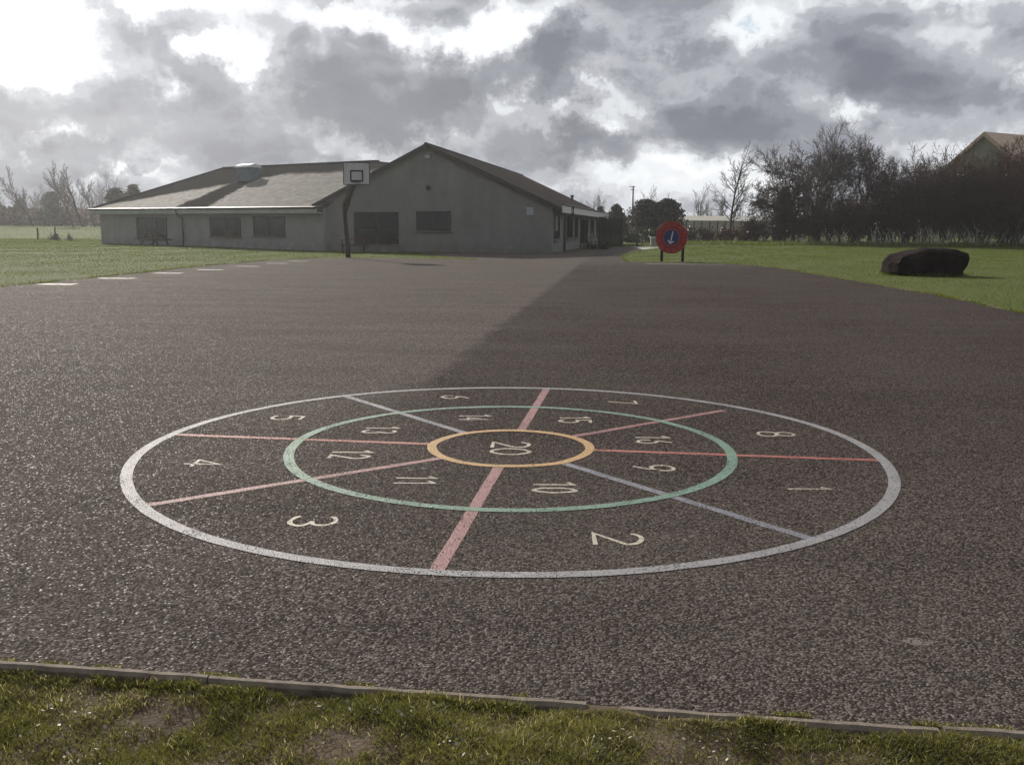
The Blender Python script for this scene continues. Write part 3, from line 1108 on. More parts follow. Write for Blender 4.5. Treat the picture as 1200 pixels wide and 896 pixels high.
# ---- the gabled block
C = gpt(647, 297)
gf = Frame(C.x, C.y, rad(-10))
gab = empty('gabled_block', (C.x, C.y, 0), gf.rz, 'brick school block with a pointed gable end facing the playground', 'building')
W = -gf.x_at(372)
DP = 33.0
zeg = 2.62
xa = gf.x_at(500, 0, 171)
za = gf.z_at(500, 172, xa, 0)
m = MB()
m.prism([(-W, -0.3), (0, -0.3), (0, zeg), (xa, za), (-W, zeg)], 0, DP)
m.build('wall', MAT['wall_gable'], gab)
sl = (za - zeg) / (-xa)
sl2 = (za - zeg) / (W + xa)
TH = 0.14
m = MB()
o = 0.5
m.prism([(xa, za + 0.004), (o, zeg - sl * o + 0.004), (o, zeg - sl * o + TH), (xa, za + TH + 0.02)], -0.22, DP + 0.22)
rr = m.build('roof_slope', MAT['roof_gable'], gab)
m = MB()
m.prism([(xa - 0.003, za + 0.004), (xa - 0.003, za + TH + 0.02), (-W - o * 0.4, zeg - sl2 * o * 0.4 + TH), (-W - o * 0.4, zeg - sl2 * o * 0.4 + 0.004)], -0.22, DP + 0.22)
m.build('roof_slope', MAT['roof_gable'], gab)
m = MB()
m.tube([(xa, -0.24, za + TH), (xa, DP + 0.24, za + TH)], 0.10, 8)
m.build('ridge_tile', MAT['roof_gable'], gab)
m = MB()
for (x0, z0, x1, z1) in ((xa, za + 0.01, o, zeg - sl * o + 0.01), (xa, za + 0.01, -W - 0.2, zeg - sl2 * 0.2 + 0.01)):
    m.bar((x0, -0.24, z0 + 0.03), (x1, -0.24, z1 + 0.03), 0.03, 0.24)
m.build('bargeboard', MAT['frame'], gab)
# long white fascia under the eave of the side wall
zf1 = gf.z_at(645, 240, 0, 0)
y1, y2, y3 = gf.y_at(659), gf.y_at(661), gf.y_at(701)
m = MB()
m.box(0.505, 0.55, 0.15, y1, zf1 - 0.42, zf1 - 0.02)
m.build('fascia', MAT['white'], gab)
m = MB()
m.box(0.505, 0.55, y2, DP - 3.0, zf1 - 0.42, zf1 - 0.02)
m.build('fascia', MAT['white'], gab)
m = MB()
m.box(0.505, 0.57, DP - 2.2, DP + 0.1, zf1 - 0.46, zf1 + 0.0)
m.build('fascia', MAT['white'], gab)
m = MB()
yp = (y1 + y2) / 2
m.tube([(0.62, yp, zf1), (0.62, yp, zf1 - 0.45), (0.10, yp, zf1 - 0.75), (0.10, yp, 0.0)], 0.07, 8)
m.build('downpipe', MAT['pipe'], gab)
m = MB()
m.tube([(0.60, 0.0, zf1 + 0.03), (0.60, DP, zf1 + 0.03)], 0.045, 8)
m.build('gutter', MAT['pipe'], gab)
# gable windows
a, b = gf.x_at(415), gf.x_at(467)
window(gab, a, b, gf.z_at(440, 286, a, 0), gf.z_at(440, 248.5, a, 0), 0.0, 2, 2, 'large dark window reaching almost to the ground')
a, b = gf.x_at(488), gf.x_at(528)
window(gab, a, b, gf.z_at(508, 270.5, a, 0), gf.z_at(508, 247.5, a, 0), 0.0, 2, 1, 'small window right of the gable centre')
# side wall: windows, glazed door, white strip for a reflection
zt, zbm = zf1 - 0.55, 0.75
for pa, pb, lab in ((649, 655.5, None), (664, 671, None), (673.5, 677, None), (692, 695.5, None), (699, 701.5, None)):
    ya, yb = gf.y_at(pa), gf.y_at(pb)
    window(gab, ya, yb, zbm, zt, 0.0, 2, 1, lab, side=True)
ya, yb = gf.y_at(680), gf.y_at(689)
m = MB()
m.box(-0.05, 0.06, ya, yb, 0.02, zt)
dr_ = m.build('door', MAT['frame'], gab)
m = MB()
for k in range(2):
    w2 = (yb - ya) / 2
    m.box(0.05, 0.066, ya + 0.15 + k * w2, ya + w2 - 0.15 + k * w2, 0.35, zt - 0.15)
m.build('pane', MAT['glass'], dr_)
ya = gf.y_at(651.2)
m = MB()
m.box(0.03, 0.075, ya, ya + 0.16, 1.25, zt - 0.05)  # solid white strip imitating a reflection in the first side window
m.build('pane_reflection', MAT['white'], gab)
xs_ = gf.x_at(502)
m = MB()
m.tube([(xs_, 0.02, gf.z_at(502, 220, xs_, 0)), (xs_, -0.10, gf.z_at(502, 220, xs_, 0))], 0.13, 16)
m.build('wall_vent', MAT['timber'], gab)
m = MB()
zz = gf.z_at(505, 184, xs_, 0)
m.box(xs_ - 0.12, xs_ + 0.16, -0.22, 0.0, zz - 0.08, zz + 0.10)
m.build('floodlight', MAT['fascia'], gab)
# soil pipe through the roof
yq = gf.y_at(670.5, -1.9, 232)
zq = zeg + sl * 1.9
m = MB()
m.tube([(-1.9, yq, zq - 0.1), (-1.9, yq, zq + 0.45)], 0.10, 10)
m.tube([(-1.9, yq, zq + 0.45), (-1.9, yq, zq + 0.60)], 0.15, 10)
m.build('flue', MAT['pipe'], gab)
# sign on the gable wall
xs_ = gf.x_at(621)
z1_, z0_ = gf.z_at(621, 242, xs_, 0), gf.z_at(621, 252.5, xs_, 0)
pw = gf.o + gf.xd * xs_ - gf.yd * 0.03
sg = empty('wall_sign', (pw.x, pw.y, 0), gf.rz, 'small pale plate fixed high on the gable wall near its right corner', 'sign')
m = MB()
m.box(-0.2, 0.2, 0.0, 0.028, z0_, z1_)
m.build('plate', noisy('pale_plate', (0.42, 0.43, 0.47), (0.52, 0.53, 0.57), 4, 0.5), sg)
for z in (z0_, z1_ - 0.02):
    m = MB()
    m.box(-0.2, 0.2, -0.008, -0.0, z, z + 0.02)
    m.build('rim', MAT['frame'], sg)

# ------------------------------------------------------------------ basketball hoop
p = gpt(408, 302)
bb = empty('basketball_hoop', (p.x, p.y, 0), rad(2), 'basketball hoop with a white backboard on a dark bent post', 'basketball hoop')
px_m = p.y / FPX
zt_ = ypt(403, 238, p.y).z
xo = (404.5 - 408) * px_m
m = MB()
m.tube([(0, 0, -0.1), (0, 0, 0.5), (xo * 0.5, 0, zt_ * 0.5), (xo * 0.9, 0, zt_ - 0.3), (xo, 0, zt_)], [0.115, 0.11, 0.10, 0.10, 0.11], 12)
m.build('post', MAT['rust'], bb, smooth=True)
yb_ = -1.0
bx0, bx1 = ypt(401.5, 200, p.y + yb_).x - p.x, ypt(432, 200, p.y + yb_).x - p.x
bz0, bz1 = ypt(417, 216.5, p.y + yb_).z, ypt(417, 190.5, p.y + yb_).z
bxc = (bx0 + bx1) / 2
m = MB()
m.bar((xo, 0, zt_ - 0.12), (bxc - 0.05, yb_ + 0.10, bz0 + 0.22), 0.15, 0.17)
m.build('arm', MAT['rust'], bb)
m = MB()
m.bar((xo, 0.0, zt_ - 0.7), (bxc - 0.1, yb_ + 0.12, bz0 + 0.10), 0.07, 0.07)
m.build('brace', MAT['rust'], bb)
m = MB()
m.box(bx0, bx1, yb_ - 0.02, yb_ + 0.03, bz0, bz1)
bo = m.build('backboard', MAT['board'], bb, bevel=0.01)


def outline(m, x0, x1, z0, z1, t, y0, y1):
    m.box(x0, x1, y0, y1, z1 - t, z1)
    m.box(x0, x1, y0, y1, z0, z0 + t)
    m.box(x0, x0 + t, y0, y1, z0 + t, z1 - t)
    m.box(x1 - t, x1, y0, y1, z0 + t, z1 - t)
    return m


wB, hB = bx1 - bx0, bz1 - bz0
sx0, sx1 = bx0 + wB * 0.25, bx0 + wB * 0.76
sz0, sz1 = bz0 + hB * 0.14, bz0 + hB * 0.66
outline(MB(), sx0, sx1, sz0, sz1, 0.07, yb_ - 0.026, yb_ - 0.0205).build('target_square', MAT['black'], bo)
outline(MB(), bx0 - 0.012, bx1 + 0.012, bz0 - 0.012, bz1 + 0.012, 0.035, yb_ - 0.028, yb_ + 0.034).build('board_rim', MAT['frame'], bo)
m = MB()
rc = Vector((bxc + 0.02, yb_ - 0.33, bz0 + 0.10))
m.tube([rc + Vector((0.225 * math.cos(2 * math.pi * k / 24), 0.225 * math.sin(2 * math.pi * k / 24), 0)) for k in range(25)], 0.013, 6)
m.build('rim', MAT['rust'], bb)
m = MB()
m.bar(rc + Vector((0, 0.22, 0)), rc + Vector((0, 0.33, 0)), 0.12, 0.03)
m.build('rim_bracket', MAT['rust'], bb)

# ------------------------------------------------------------------ round target board on two posts
p0, p1 = gpt(775, 306), gpt(799.5, 306.5)
pc = (p0 + p1) / 2
tb = empty('round_board', (pc.x, pc.y, 0), math.atan2(p1.y - p0.y, p1.x - p0.x), 'round red board with a blue centre and white arrow on two posts', 'play board')
Yb = pc.y
hw = (p1 - p0).length / 2
cz = ypt(787, 278.3, Yb).z
cxo = ypt(787, 278, Yb).x - pc.x
Rb = 18.6 * Yb / FPX
for s in (-1, 1):
    m = MB()
    m.box(s * hw - 0.055, s * hw + 0.055, 0.0, 0.10, -0.2, cz + 0.35)
    m.build('post', MAT['darkwood'], tb)


def disc(R, y0, y1, n=64):
    m = MB()
    poly = [(cxo + R * math.cos(2 * math.pi * k / n), cz + R * math.sin(2 * math.pi * k / n)) for k in range(n)]
    return m.prism(poly, y0, y1)


disc(Rb, -0.04, -0.001).build('disc', MAT['red'], tb, bevel=0.006)
# rim segments and spokes, darker maroon
mar = noisy('maroon_paint', (0.11, 0.016, 0.022), (0.16, 0.024, 0.03), 6, 0.5)
m = MB()
n = 64
vs = []
for k in range(n):
    a = 2 * math.pi * k / n
    for R in (Rb * 0.60, Rb * 0.66):
        for y in (-0.0405, -0.046):
            vs.append((cxo + R * math.cos(a), y, cz + R * math.sin(a)))
fs = []
for k in range(n):
    k2 = (k + 1) % n
    fs += [(4 * k + 1, 4 * k + 3, 4 * k2 + 3, 4 * k2 + 1), (4 * k, 4 * k + 1, 4 * k2 + 1, 4 * k2), (4 * k + 2, 4 * k2 + 2, 4 * k2 + 3, 4 * k + 3)]
m.add(vs, fs)
m.build('painted_ring', mar, tb)
for k in range(12):
    a = math.pi * 2 * k / 12
    m = MB()
    m.bar((cxo + Rb * 0.72 * math.cos(a), -0.043, cz + Rb * 0.72 * math.sin(a)), (cxo + Rb * 0.95 * math.cos(a), -0.043, cz + Rb * 0.95 * math.sin(a)), 0.045, 0.006, (0, 1, 0))
    m.build('painted_tick', mar, tb)
disc(Rb * 0.47, -0.052, -0.0402).build('centre_disc', MAT['blue'], tb)
m = MB()
u = Rb / 18.6
a0 = Vector((cxo + 1.8 * u, -0.058, cz + 7.0 * u))
a1 = Vector((cxo - 0.9 * u, -0.058, cz - 6.2 * u))
m.bar(a0, a1, 0.055, 0.010, (0, 1, 0))
d = (a1 - a0).normalized()
s = Vector((-d.z, 0, d.x))
tip = a1 + d * 0.03
m.bar(tip, tip - d * 0.13 + s * 0.14, 0.05, 0.0088, (0, 1, 0))
m.bar(tip, tip - d * 0.13 - s * 0.14, 0.05, 0.0076, (0, 1, 0))
m.build('arrow', noisy('white_arrow', (0.55, 0.55, 0.58), (0.68, 0.68, 0.70), 4, 0.5), tb)

# ------------------------------------------------------------------ boulder
bm = bmesh.new()
D0 = gpt(1080, 323).y
org = gpt(1080, 323)
sc = D0 / FPX
prof = [(1034, 319), (1035.5, 308), (1041, 301), (1052, 297), (1063, 293.5), (1074, 291.5), (1085, 291), (1096, 291.7), (1108, 292), (1118, 292.5), (1125, 293), (1130, 296), (1132.5, 302), (1131.5, 308), (1128, 317), (1122, 326), (1100, 327), (1075, 327), (1050, 325)]
sl_ = [(-0.62, 0.62, 0.86), (-0.50, 0.93, 0.97), (-0.15, 1.0, 1.0), (0.35, 0.98, 0.98), (0.75, 0.9, 0.9), (1.0, 0.6, 0.7)]
rows = []
cxp, cyp = 1084, 324
for (yy, kx, kz) in sl_:
    rows.append([bm.verts.new(((q[0] - cxp) * sc * kx * 0.90 - 0.10 * yy, yy, (cyp - q[1]) * sc * kz)) for q in prof])
for i in range(len(rows) - 1):
    for k in range(len(prof)):
        k2 = (k + 1) % len(prof)
        bm.faces.new((rows[i][k], rows[i][k2], rows[i + 1][k2], rows[i + 1][k]))
bm.faces.new(rows[0])
bm.faces.new(rows[-1][::-1])
bmesh.ops.triangulate(bm, faces=bm.faces)
bmesh.ops.subdivide_edges(bm, edges=bm.edges, cuts=3, use_grid_fill=True)
bmesh.ops.recalc_face_normals(bm, faces=bm.faces)
bm.normal_update()
for v in bm.verts:
    q = v.co
    k = noise.noise(q * 1.9) * 0.075 + noise.noise(q * 5.0 + Vector((3, 1, 2))) * 0.035 + abs(noise.noise(q * 11.0)) * 0.016
    v.co = q + v.normal * k
me = bpy.data.meshes.new('boulder')
bm.to_mesh(me)
bm.free()
me.materials.append(MAT['rock'])
o_ = bpy.data.objects.new('boulder', me)
COL.objects.link(o_)
o_.location = (org.x + (cxp - 1073) * sc, D0 + 0.5, -0.04)
tag(o_, 'large dark flat topped boulder lying on the right lawn', 'boulder')
n = 2600
th = RNG.uniform(0, 6.283, n)
rr_ = 1.0 + np.abs(RNG.normal(0, 0.10, n))
bxg = o_.location.x + 1.12 * rr_ * np.cos(th)
byg = o_.location.y + 0.1 + 0.78 * rr_ * np.sin(th)
base = np.stack([bxg, byg, gz(bxg, byg)], 1)
tag(blades('boulder_grass', base, RNG.uniform(0.04, 0.16, n), RNG.uniform(0.008, 0.018, n), MAT['lawn_blade'], 0.9), kind='stuff')


# ------------------------------------------------------------------ picnic tables and bench
def picnic(loc, rz, L_, mat, label):
    t = empty('picnic_table', loc, rz, label, 'picnic table', 'picnic tables by the school walls')
    m = MB()
    for k in range(5):
        m.box(-L_ / 2, L_ / 2, -0.36 + k * 0.147, -0.235 + k * 0.147, 0.70, 0.745)
    m.build('table_top', mat, t)
    for s in (-1, 1):
        m = MB()
        for k in range(2):
            m.box(-L_ / 2, L_ / 2, s * 0.72 - 0.14 + k * 0.145, s * 0.72 - 0.005 + k * 0.145, 0.42, 0.46)
        m.build('seat', mat, t)
    for x in (-L_ / 2 + 0.3, L_ / 2 - 0.3):
        m = MB()
        m.bar((x, -0.66, 0.0), (x, -0.25, 0.698), 0.06, 0.10, (0, 1, 0))
        m.bar((x, 0.66, 0.0), (x, 0.25, 0.698), 0.06, 0.10, (0, 1, 0))
        m.bar((x + 0.065, -0.84, 0.37), (x + 0.065, 0.84, 0.37), 0.06, 0.09)
        m.build('leg_frame', mat, t)
    return t


p = gpt(414, 296.5)
picnic((p.x, p.y, 0.0), rad(8), 1.75, MAT['redwood'], 'dark reddish picnic table in front of the big gable window')
p = hf.o + hf.xd * hf.x_at(203) - hf.yd * 1.5
picnic((p.x, p.y, float(gz(p.x, p.y))), hf.rz, 1.8, MAT['timber'], 'grey timber picnic table by the downpipe of the hall')

p = gpt(741, 287.3)
bn = empty('bench', (p.x, p.y, 0.0), rad(-4), 'low grey timber bench at the end of the dark fence', 'bench')
wb = 1.05
m = MB()
for k in range(3):
    m.box(-wb, wb, -0.25 + k * 0.16, -0.11 + k * 0.16, 0.42, 0.46)
m.build('seat', MAT['timber'], bn)
m = MB()
for k in range(2):
    m.box(-wb, wb, 0.235, 0.27, 0.56 + k * 0.17, 0.70 + k * 0.17)
m.build('backrest', MAT['timber'], bn)
for s in (-1, 1):
    m = MB()
    m.box(s * 0.85 - 0.04, s * 0.85 + 0.04, -0.22, -0.14, 0.0, 0.42)
    m.box(s * 0.85 - 0.04, s * 0.85 + 0.04, 0.27, 0.34, 0.0, 0.88)
    m.build('leg', MAT['timber'], bn)

# white bin beside the board
p = gpt(766, 288.0)
k = p.y / FPX
bi = empty('litter_bin', (p.x, p.y, 0), 0, 'small off white bin with a bright lid, left of the round board', 'bin')
m = MB()
w0, w1, hh = 3.2 * k, 4.0 * k, 9.0 * k
m.add([(-w0, -w0, 0), (w0, -w0, 0), (w0, w0, 0), (-w0, w0, 0), (-w1, -w1, hh), (w1, -w1, hh), (w1, w1, hh), (-w1, w1, hh)], [(0, 3, 2, 1), (4, 5, 6, 7), (0, 1, 5, 4), (1, 2, 6, 5), (2, 3, 7, 6), (3, 0, 4, 7)])
m.build('body', noisy('beige_plastic', (0.36, 0.33, 0.31), (0.46, 0.43, 0.41), 3, 0.5), bi, bevel=0.02)
m = MB()
m.box(-w1 * 1.12, w1 * 1.12, -w1 * 1.12, w1 * 1.12, hh, hh + 1.1 * k)
m.build('lid', MAT['white'], bi, bevel=0.02)
# pale marker post right of the board
p = gpt(806, 286.0)
k = p.y / FPX
mp = empty('marker_post', (p.x, p.y, 0), 0, 'thin pale marker post just right of the round board', 'post')
m = MB()
m.box(-0.06, 0.06, -0.06, 0.06, 0, 13 * k)
m.build('shaft', MAT['stalk'], mp)
m = MB()
m.box(-0.09, 0.09, -0.09, 0.09, 13 * k, 17 * k)
m.build('cap', MAT['white'], mp)

# dark timber screen fence beyond the gabled block
Yf = 78.0
xf0, xf1 = ypt(702, 270, Yf).x, ypt(728.5, 270, Yf).x
zf = ypt(715, 255, Yf).z
fe = empty('timber_fence', ((xf0 + xf1) / 2, Yf, 0), 0, 'tall dark close boarded timber fence behind the right end of the gabled block', 'fence')
hw_ = (xf1 - xf0) / 2
m = MB()
nb = 14
for k in range(nb):
    a = -hw_ + 2 * hw_ * k / nb
    m.box(a, a + 2 * hw_ / nb - 0.012, -0.012 * (k % 2), 0.03 - 0.012 * (k % 2), -0.1, zf - 0.02 - 0.03 * ((k * 7) % 3))
m.build('board_panel', MAT['darkwood'], fe)
m = MB()
m.bar((-hw_ - 0.05, 0.0, zf + 0.02), (hw_ + 1.4, 0.0, zf + 0.02), 0.12, 0.07)
m.build('top_rail', MAT['timber'], fe)
for k in (-1, 0, 1):
    m = MB()
    m.box(k * hw_ - 0.06, k * hw_ + 0.06, 0.035, 0.15, -0.2, zf - 0.03)
    m.build('post', MAT['darkwood'], fe)
m = MB()
m.box(hw_ + 1.2, hw_ + 1.32, -0.06, 0.06, -0.1, zf - 0.02)
m.build('post', MAT['darkwood'], fe)

# fence posts in the left field
for px, py0, py1, w, lab in ((44.5, 280, 266.5, 2.0, 'short dark wooden post in the left field, farther from the hall'), (65, 280.5, 265.5, 1.8, 'thin dark wooden post in the left field beside a small bush')):
    Y = 84.0
    a, b = ypt(px, py0, Y), ypt(px, py1, Y)
    g0 = float(gz(a.x, Y))
    k = Y / FPX
    po = empty('field_post', (a.x, Y, g0), 0, lab, 'post', 'posts in the left field')
    m = MB()
    m.tube([(0, 0, -0.2), (0.01, 0, (b.z - g0) * 0.96)], [w * k / 2, w * k / 2 * 0.92], 8)
    m.build('shaft', MAT['darkwood'], po)
    m = MB()
    m.tube([(0.01, 0, (b.z - g0) * 0.96), (0.01, 0, b.z - g0)], [w * k / 2 * 0.95, w * k / 2 * 0.5], 8)
    m.build('top', MAT['timber'], po)

# telegraph mast
Y = 140.0
a = ypt(741, 262, Y)
b = ypt(741, 218, Y)
ma = empty('mast', (a.x, Y, 0), 0, 'thin dark mast with short crossarms rising behind the conifers', 'mast')
m = MB()
m.tube([(0, 0, 0), (0, 0, b.z)], [0.16, 0.09], 8)
m.build('pole', MAT['pipe'], ma)
for k, wd in ((0.985, 0.55), (0.93, 0.35)):
    m = MB()
    m.bar((-wd, 0, b.z * k), (wd * 0.5, 0, b.z * k), 0.09, 0.09)
    m.build('crossarm', MAT['pipe'], ma)

# glasshouse beyond the hedge
Y = 125.0
a, b = ypt(795, 262, Y), ypt(905, 262, Y)
gh = empty('glasshouse', ((a.x + b.x) / 2, Y, 0.3), 0, 'long low pale glasshouse beyond the low hedge', 'glasshouse')
hw_ = (b.x - a.x) / 2
ztop = ypt(820, 252.5, Y).z - 0.3
ze_ = ypt(820, 258.5, Y).z - 0.3
m = MB()
m.box(-hw_, hw_, 0, 6, -0.5, ze_)
m.build('wall', MAT['poly'], gh)
m = MB()
m.prism([(-0.15, ze_ + 0.004), (3, ztop), (6.15, ze_ + 0.004)], -hw_ - 0.1, hw_ + 0.1, 'x')
m.build('roof', MAT['poly'], gh)
for k in range(1, 12):
    xx = -hw_ + 2 * hw_ * k / 12
    m = MB()
    m.box(xx - 0.06, xx + 0.06, -0.06, -0.003, -0.5, ze_ - 0.05)
    m.build('glazing_bar', MAT['frame'], gh)

# big green barn over the trees on the right
Y = 118.0
apx = ypt(1156, 158, Y)
lef = ypt(1117, 193, Y)
ba = empty('barn', (apx.x, Y, 0), rad(-60), 'green sheet metal barn with a tan roof showing above the trees at the right edge', 'barn')
hwb = (apx.x - lef.x) / 0.80
sl3 = (apx.z - lef.z) / hwb
HW = 9.0
zE = apx.z - sl3 * HW
m = MB()
m.prism([(-HW, 0), (HW, 0), (HW, zE), (0, apx.z - 0.02), (-HW, zE)], 0, 40)
m.build('wall', MAT['barn_green'], ba)
for s in (-1, 1):
    m = MB()
    m.prism([(s * 0.002, apx.z), (s * (HW + 0.5), zE - sl3 * 0.5), (s * (HW + 0.5), zE - sl3 * 0.5 + 0.3), (s * 0.002, apx.z + 0.35)], -0.5, 40.5)
    m.build('roof_slope', MAT['barn_roof'], ba)
m = MB()
for s in (-1, 1):
    m.bar((0, -0.55, apx.z + 0.05), (s * (HW + 0.5), -0.55, zE - sl3 * 0.5 + 0.05), 0.08, 0.32)
m.build('verge_trim', MAT['barn_roof'], ba)

# ------------------------------------------------------------------ trees
def perp(d, rnd):
    a = Vector((rnd.gauss(0, 1), rnd.gauss(0, 1), rnd.gauss(0, 1)))
    a = a - d * a.dot(d)
    return a.normalized() if a.length > 1e-5 else Vector((1, 0, 0))


def grow(seed, H, r0, lean=(0, 0), split=0.3, ang=(25, 50), depth=5, kids=(5, 5, 5, 4, 4), ratio=0.55, tropism=0.10, spread=1.0, twig=0.012, wob=0.10, first=None):
    """tapered limbs; returns segments of trunk and of crown as (p0, p1, r0, r1)"""
    rnd = random.Random(seed)
    trunk, crown = [], []
    start = Vector((0, 0, -0.2))
    d0 = Vector((lean[0], lean[1], 1)).normalized()
    stack = [(start, d0, first or H * 0.62, r0, 0)]
    while stack:
        p, d, L, r, lv = stack.pop()
        n = 6 if lv == 0 else (4 if lv < 3 else 2)
        seg = L / n
        path = [(p.copy(), d.copy(), r)]
        rr = r
        end = r * (0.45 if lv < depth else 0.5)
        for i in range(n):
            d = (d + perp(d, rnd) * wob * (1 + lv * 0.35) + Vector((0, 0, tropism if lv else 0.02))).normalized()
            q = p + d * seg
            r2 = max(twig * 0.8, r + (end - r) * (i + 1) / n)
            (trunk if lv == 0 else crown).append((p, q, rr, r2))
            p, rr = q, r2
            path.append((p.copy(), d.copy(), rr))
        if lv < depth:
            k = kids[min(lv, len(kids) - 1)]
            for j in range(k):
                t = (split + (1 - split) * (j + rnd.random()) / k) if lv == 0 else (0.22 + 0.78 * (j + rnd.random()) / k)
                t = min(t, 0.999)
                i = int(t * n)
                f = t * n - i
                pp = path[i][0].lerp(path[min(i + 1, n)][0], f)
                dd = path[i][1]
                rb = path[i][2] * rnd.uniform(0.5, 0.72)
                a = rad(rnd.uniform(*ang)) * spread
                nd = (dd * math.cos(a) + perp(dd, rnd) * math.sin(a)).normalized()
                ll = L * ratio * rnd.uniform(0.75, 1.2) * (1.15 - 0.45 * t if lv == 0 else 1.1 - 0.35 * t)
                stack.append((pp, nd, ll, max(twig, rb), lv + 1))
            # the leader carries on
            stack.append((p, d, L * ratio * 0.85, max(twig, rr * 0.9), lv + 1))
    return trunk, crown


def grow2(seed, H, r0, lean=(0, 0), first=0.3, ang=(18, 42), depth=6, forks=3, lat=2, ratio=0.76, tropism=0.06, twig=0.013, wob=0.10):
    """a broad bare tree: a short trunk that divides again and again into an open rounded crown"""
    rnd = random.Random(seed)
    trunk, crown = [], []
    stack = [(Vector((0, 0, -0.2)), Vector((lean[0], lean[1], 1)).normalized(), H * first, r0, 0)]
    while stack:
        p, d, L, r, lv = stack.pop()
        n = 5 if lv == 0 else (4 if lv < 3 else (3 if lv < 5 else 2))
        seg = L / n
        path = [(p.copy(), d.copy(), r)]
        rr = r
        end = r * (0.72 if lv == 0 else 0.6)
        for i in range(n):
            d = (d + perp(d, rnd) * wob * (1 + lv * 0.3) + Vector((0, 0, tropism if lv else 0.02))).normalized()
            q = p + d * seg
            r2 = max(twig * 0.75, r + (end - r) * (i + 1) / n)
            (trunk if lv == 0 else crown).append((p, q, rr, r2))
            p, rr = q, r2
            path.append((p.copy(), d.copy(), rr))
        if lv < depth:
            k = forks + (1 if rnd.random() < 0.4 else 0) + (1 if lv == 0 else 0)
            for j in range(k):
                a = rad(rnd.uniform(*ang)) * (0.45 if j == 0 else 1.0)
                nd = (d * math.cos(a) + perp(d, rnd) * math.sin(a)).normalized()
                stack.append((p, nd, L * (ratio if lv else 0.30 / first * 0.9) * rnd.uniform(0.75, 1.15), max(twig, rr * rnd.uniform(0.55, 0.8)), lv + 1))
            for j in range(lat if lv else 3):
                t = rnd.uniform(0.35 if lv else 0.6, 0.95)
                i = int(t * n)
                f = t * n - i
                pp = path[i][0].lerp(path[i + 1][0], f)
                a = rad(rnd.uniform(ang[0] + 12, ang[1] + 18))
                nd = (path[i][1] * math.cos(a) + perp(path[i][1], rnd) * math.sin(a)).normalized()
                stack.append((pp, nd, L * (ratio if lv else 0.9) * rnd.uniform(0.5, 0.85), max(twig, path[i][2] * 0.45), min(depth, lv + (1 if lv else 1) + (1 if lv > 1 else 0))))
    return trunk, crown


def seg_mesh(name, segs, mat, parent, n=3):
    P0 = np.array([s[0] for s in segs], dtype=float)
    P1 = np.array([s[1] for s in segs], dtype=float)
    R0 = np.array([s[2] for s in segs])
    R1 = np.array([s[3] for s in segs])
    D = P1 - P0
    D /= np.linalg.norm(D, axis=1)[:, None] + 1e-9
    ref = np.where(np.abs(D[:, 2:3]) < 0.9, np.array([[0, 0, 1.0]]), np.array([[1.0, 0, 0]]))
    A_ = np.cross(D, ref)
    A_ /= np.linalg.norm(A_, axis=1)[:, None]
    B_ = np.cross(D, A_)
    th = 2 * np.pi * np.arange(n) / n
    c = np.cos(th)[None, :, None]
    s = np.sin(th)[None, :, None]
    off = A_[:, None] * c + B_[:, None] * s
    V0 = P0[:, None] + off * R0[:, None, None]
    V1 = P1[:, None] + off * R1[:, None, None]
    V = np.concatenate([V0, V1], 1).reshape(-1, 3)
    k = np.arange(len(segs))[:, None, None] * 2 * n
    q = np.array([[j, (j + 1) % n, n + (j + 1) % n, n + j] for j in range(n)])[None]
    F = (k + q).reshape(-1)
    return np_mesh(name, V, F, np.full(len(segs) * n, 4), mat, parent, smooth=True)


def fit_h(segs_a, segs_b, H):
    zs = max(s[1].z for s in segs_a + segs_b)
    k = H / zs
    return [[(a * k, b * k, r, q) for a, b, r, q in sg] for sg in (segs_a, segs_b)]


def tree(name, px, py_base, py_top, Y, label, seed, mat='twig', bark='bark', r0=0.22, ivy=0, group=None, broad=False, **kw):
    a = ypt(px, py_base, Y)
    g0 = float(gz(a.x, Y))
    H = ypt(px, py_top, Y).z - g0
    tr, cr = fit_h(*(grow2 if broad else grow)(seed, H, r0, **kw), H)
    o = empty(name, (a.x, Y, g0), 0, label, 'tree', group)
    seg_mesh('trunk', tr, MAT[bark], o, 8)
    seg_mesh('crown', cr, MAT[mat], o, 3)
    if ivy:
        r = np.random.default_rng(seed)
        src = [s for s in tr + cr if s[2] > 0.03]
        idx = r.integers(0, len(src), ivy)
        P = np.array([src[i][0] for i in idx])
        Q = np.array([src[i][1] for i in idx])
        pts = P + (Q - P) * r.random((ivy, 1)) + r.normal(0, 0.32, (ivy, 3))
        pts = pts[pts[:, 2] < H * (0.45 + 0.2 * r.random(len(pts)))]
        leaves('ivy', pts, 0.10, MAT['ivy'], o)
    return o


TG = 'bare trees behind the right lawn'
tree('slender_tree', 857, 282, 163, 93, 'slender open bare tree standing alone left of the big right hand trees', 3, 'twig_pale', 'bark', 0.12, lean=(-0.08, 0), split=0.22, kids=(22, 6, 5, 4), depth=4, ratio=0.36, ang=(32, 58), tropism=0.09, twig=0.009, first=9.0, group=TG)
tree('round_tree', 914, 282, 158, 92, 'broad rounded dark bare tree with ivy, left of the tallest trees', 14, 'twig', 'bark', 0.30, ivy=1400, broad=True, first=0.22, ang=(26, 54), tropism=0.0, ratio=0.80, twig=0.016, forks=2, lat=3, depth=7, group=TG)
tree('fan_tree', 958, 282, 134, 95, 'tall bare tree with fine upswept fan shaped twigs, middle of the right hand trees', 25, 'twig', 'bark', 0.32, ivy=600, broad=True, first=0.26, ang=(12, 34), tropism=0.09, ratio=0.80, twig=0.0115, forks=2, lat=2, depth=7, group=TG)
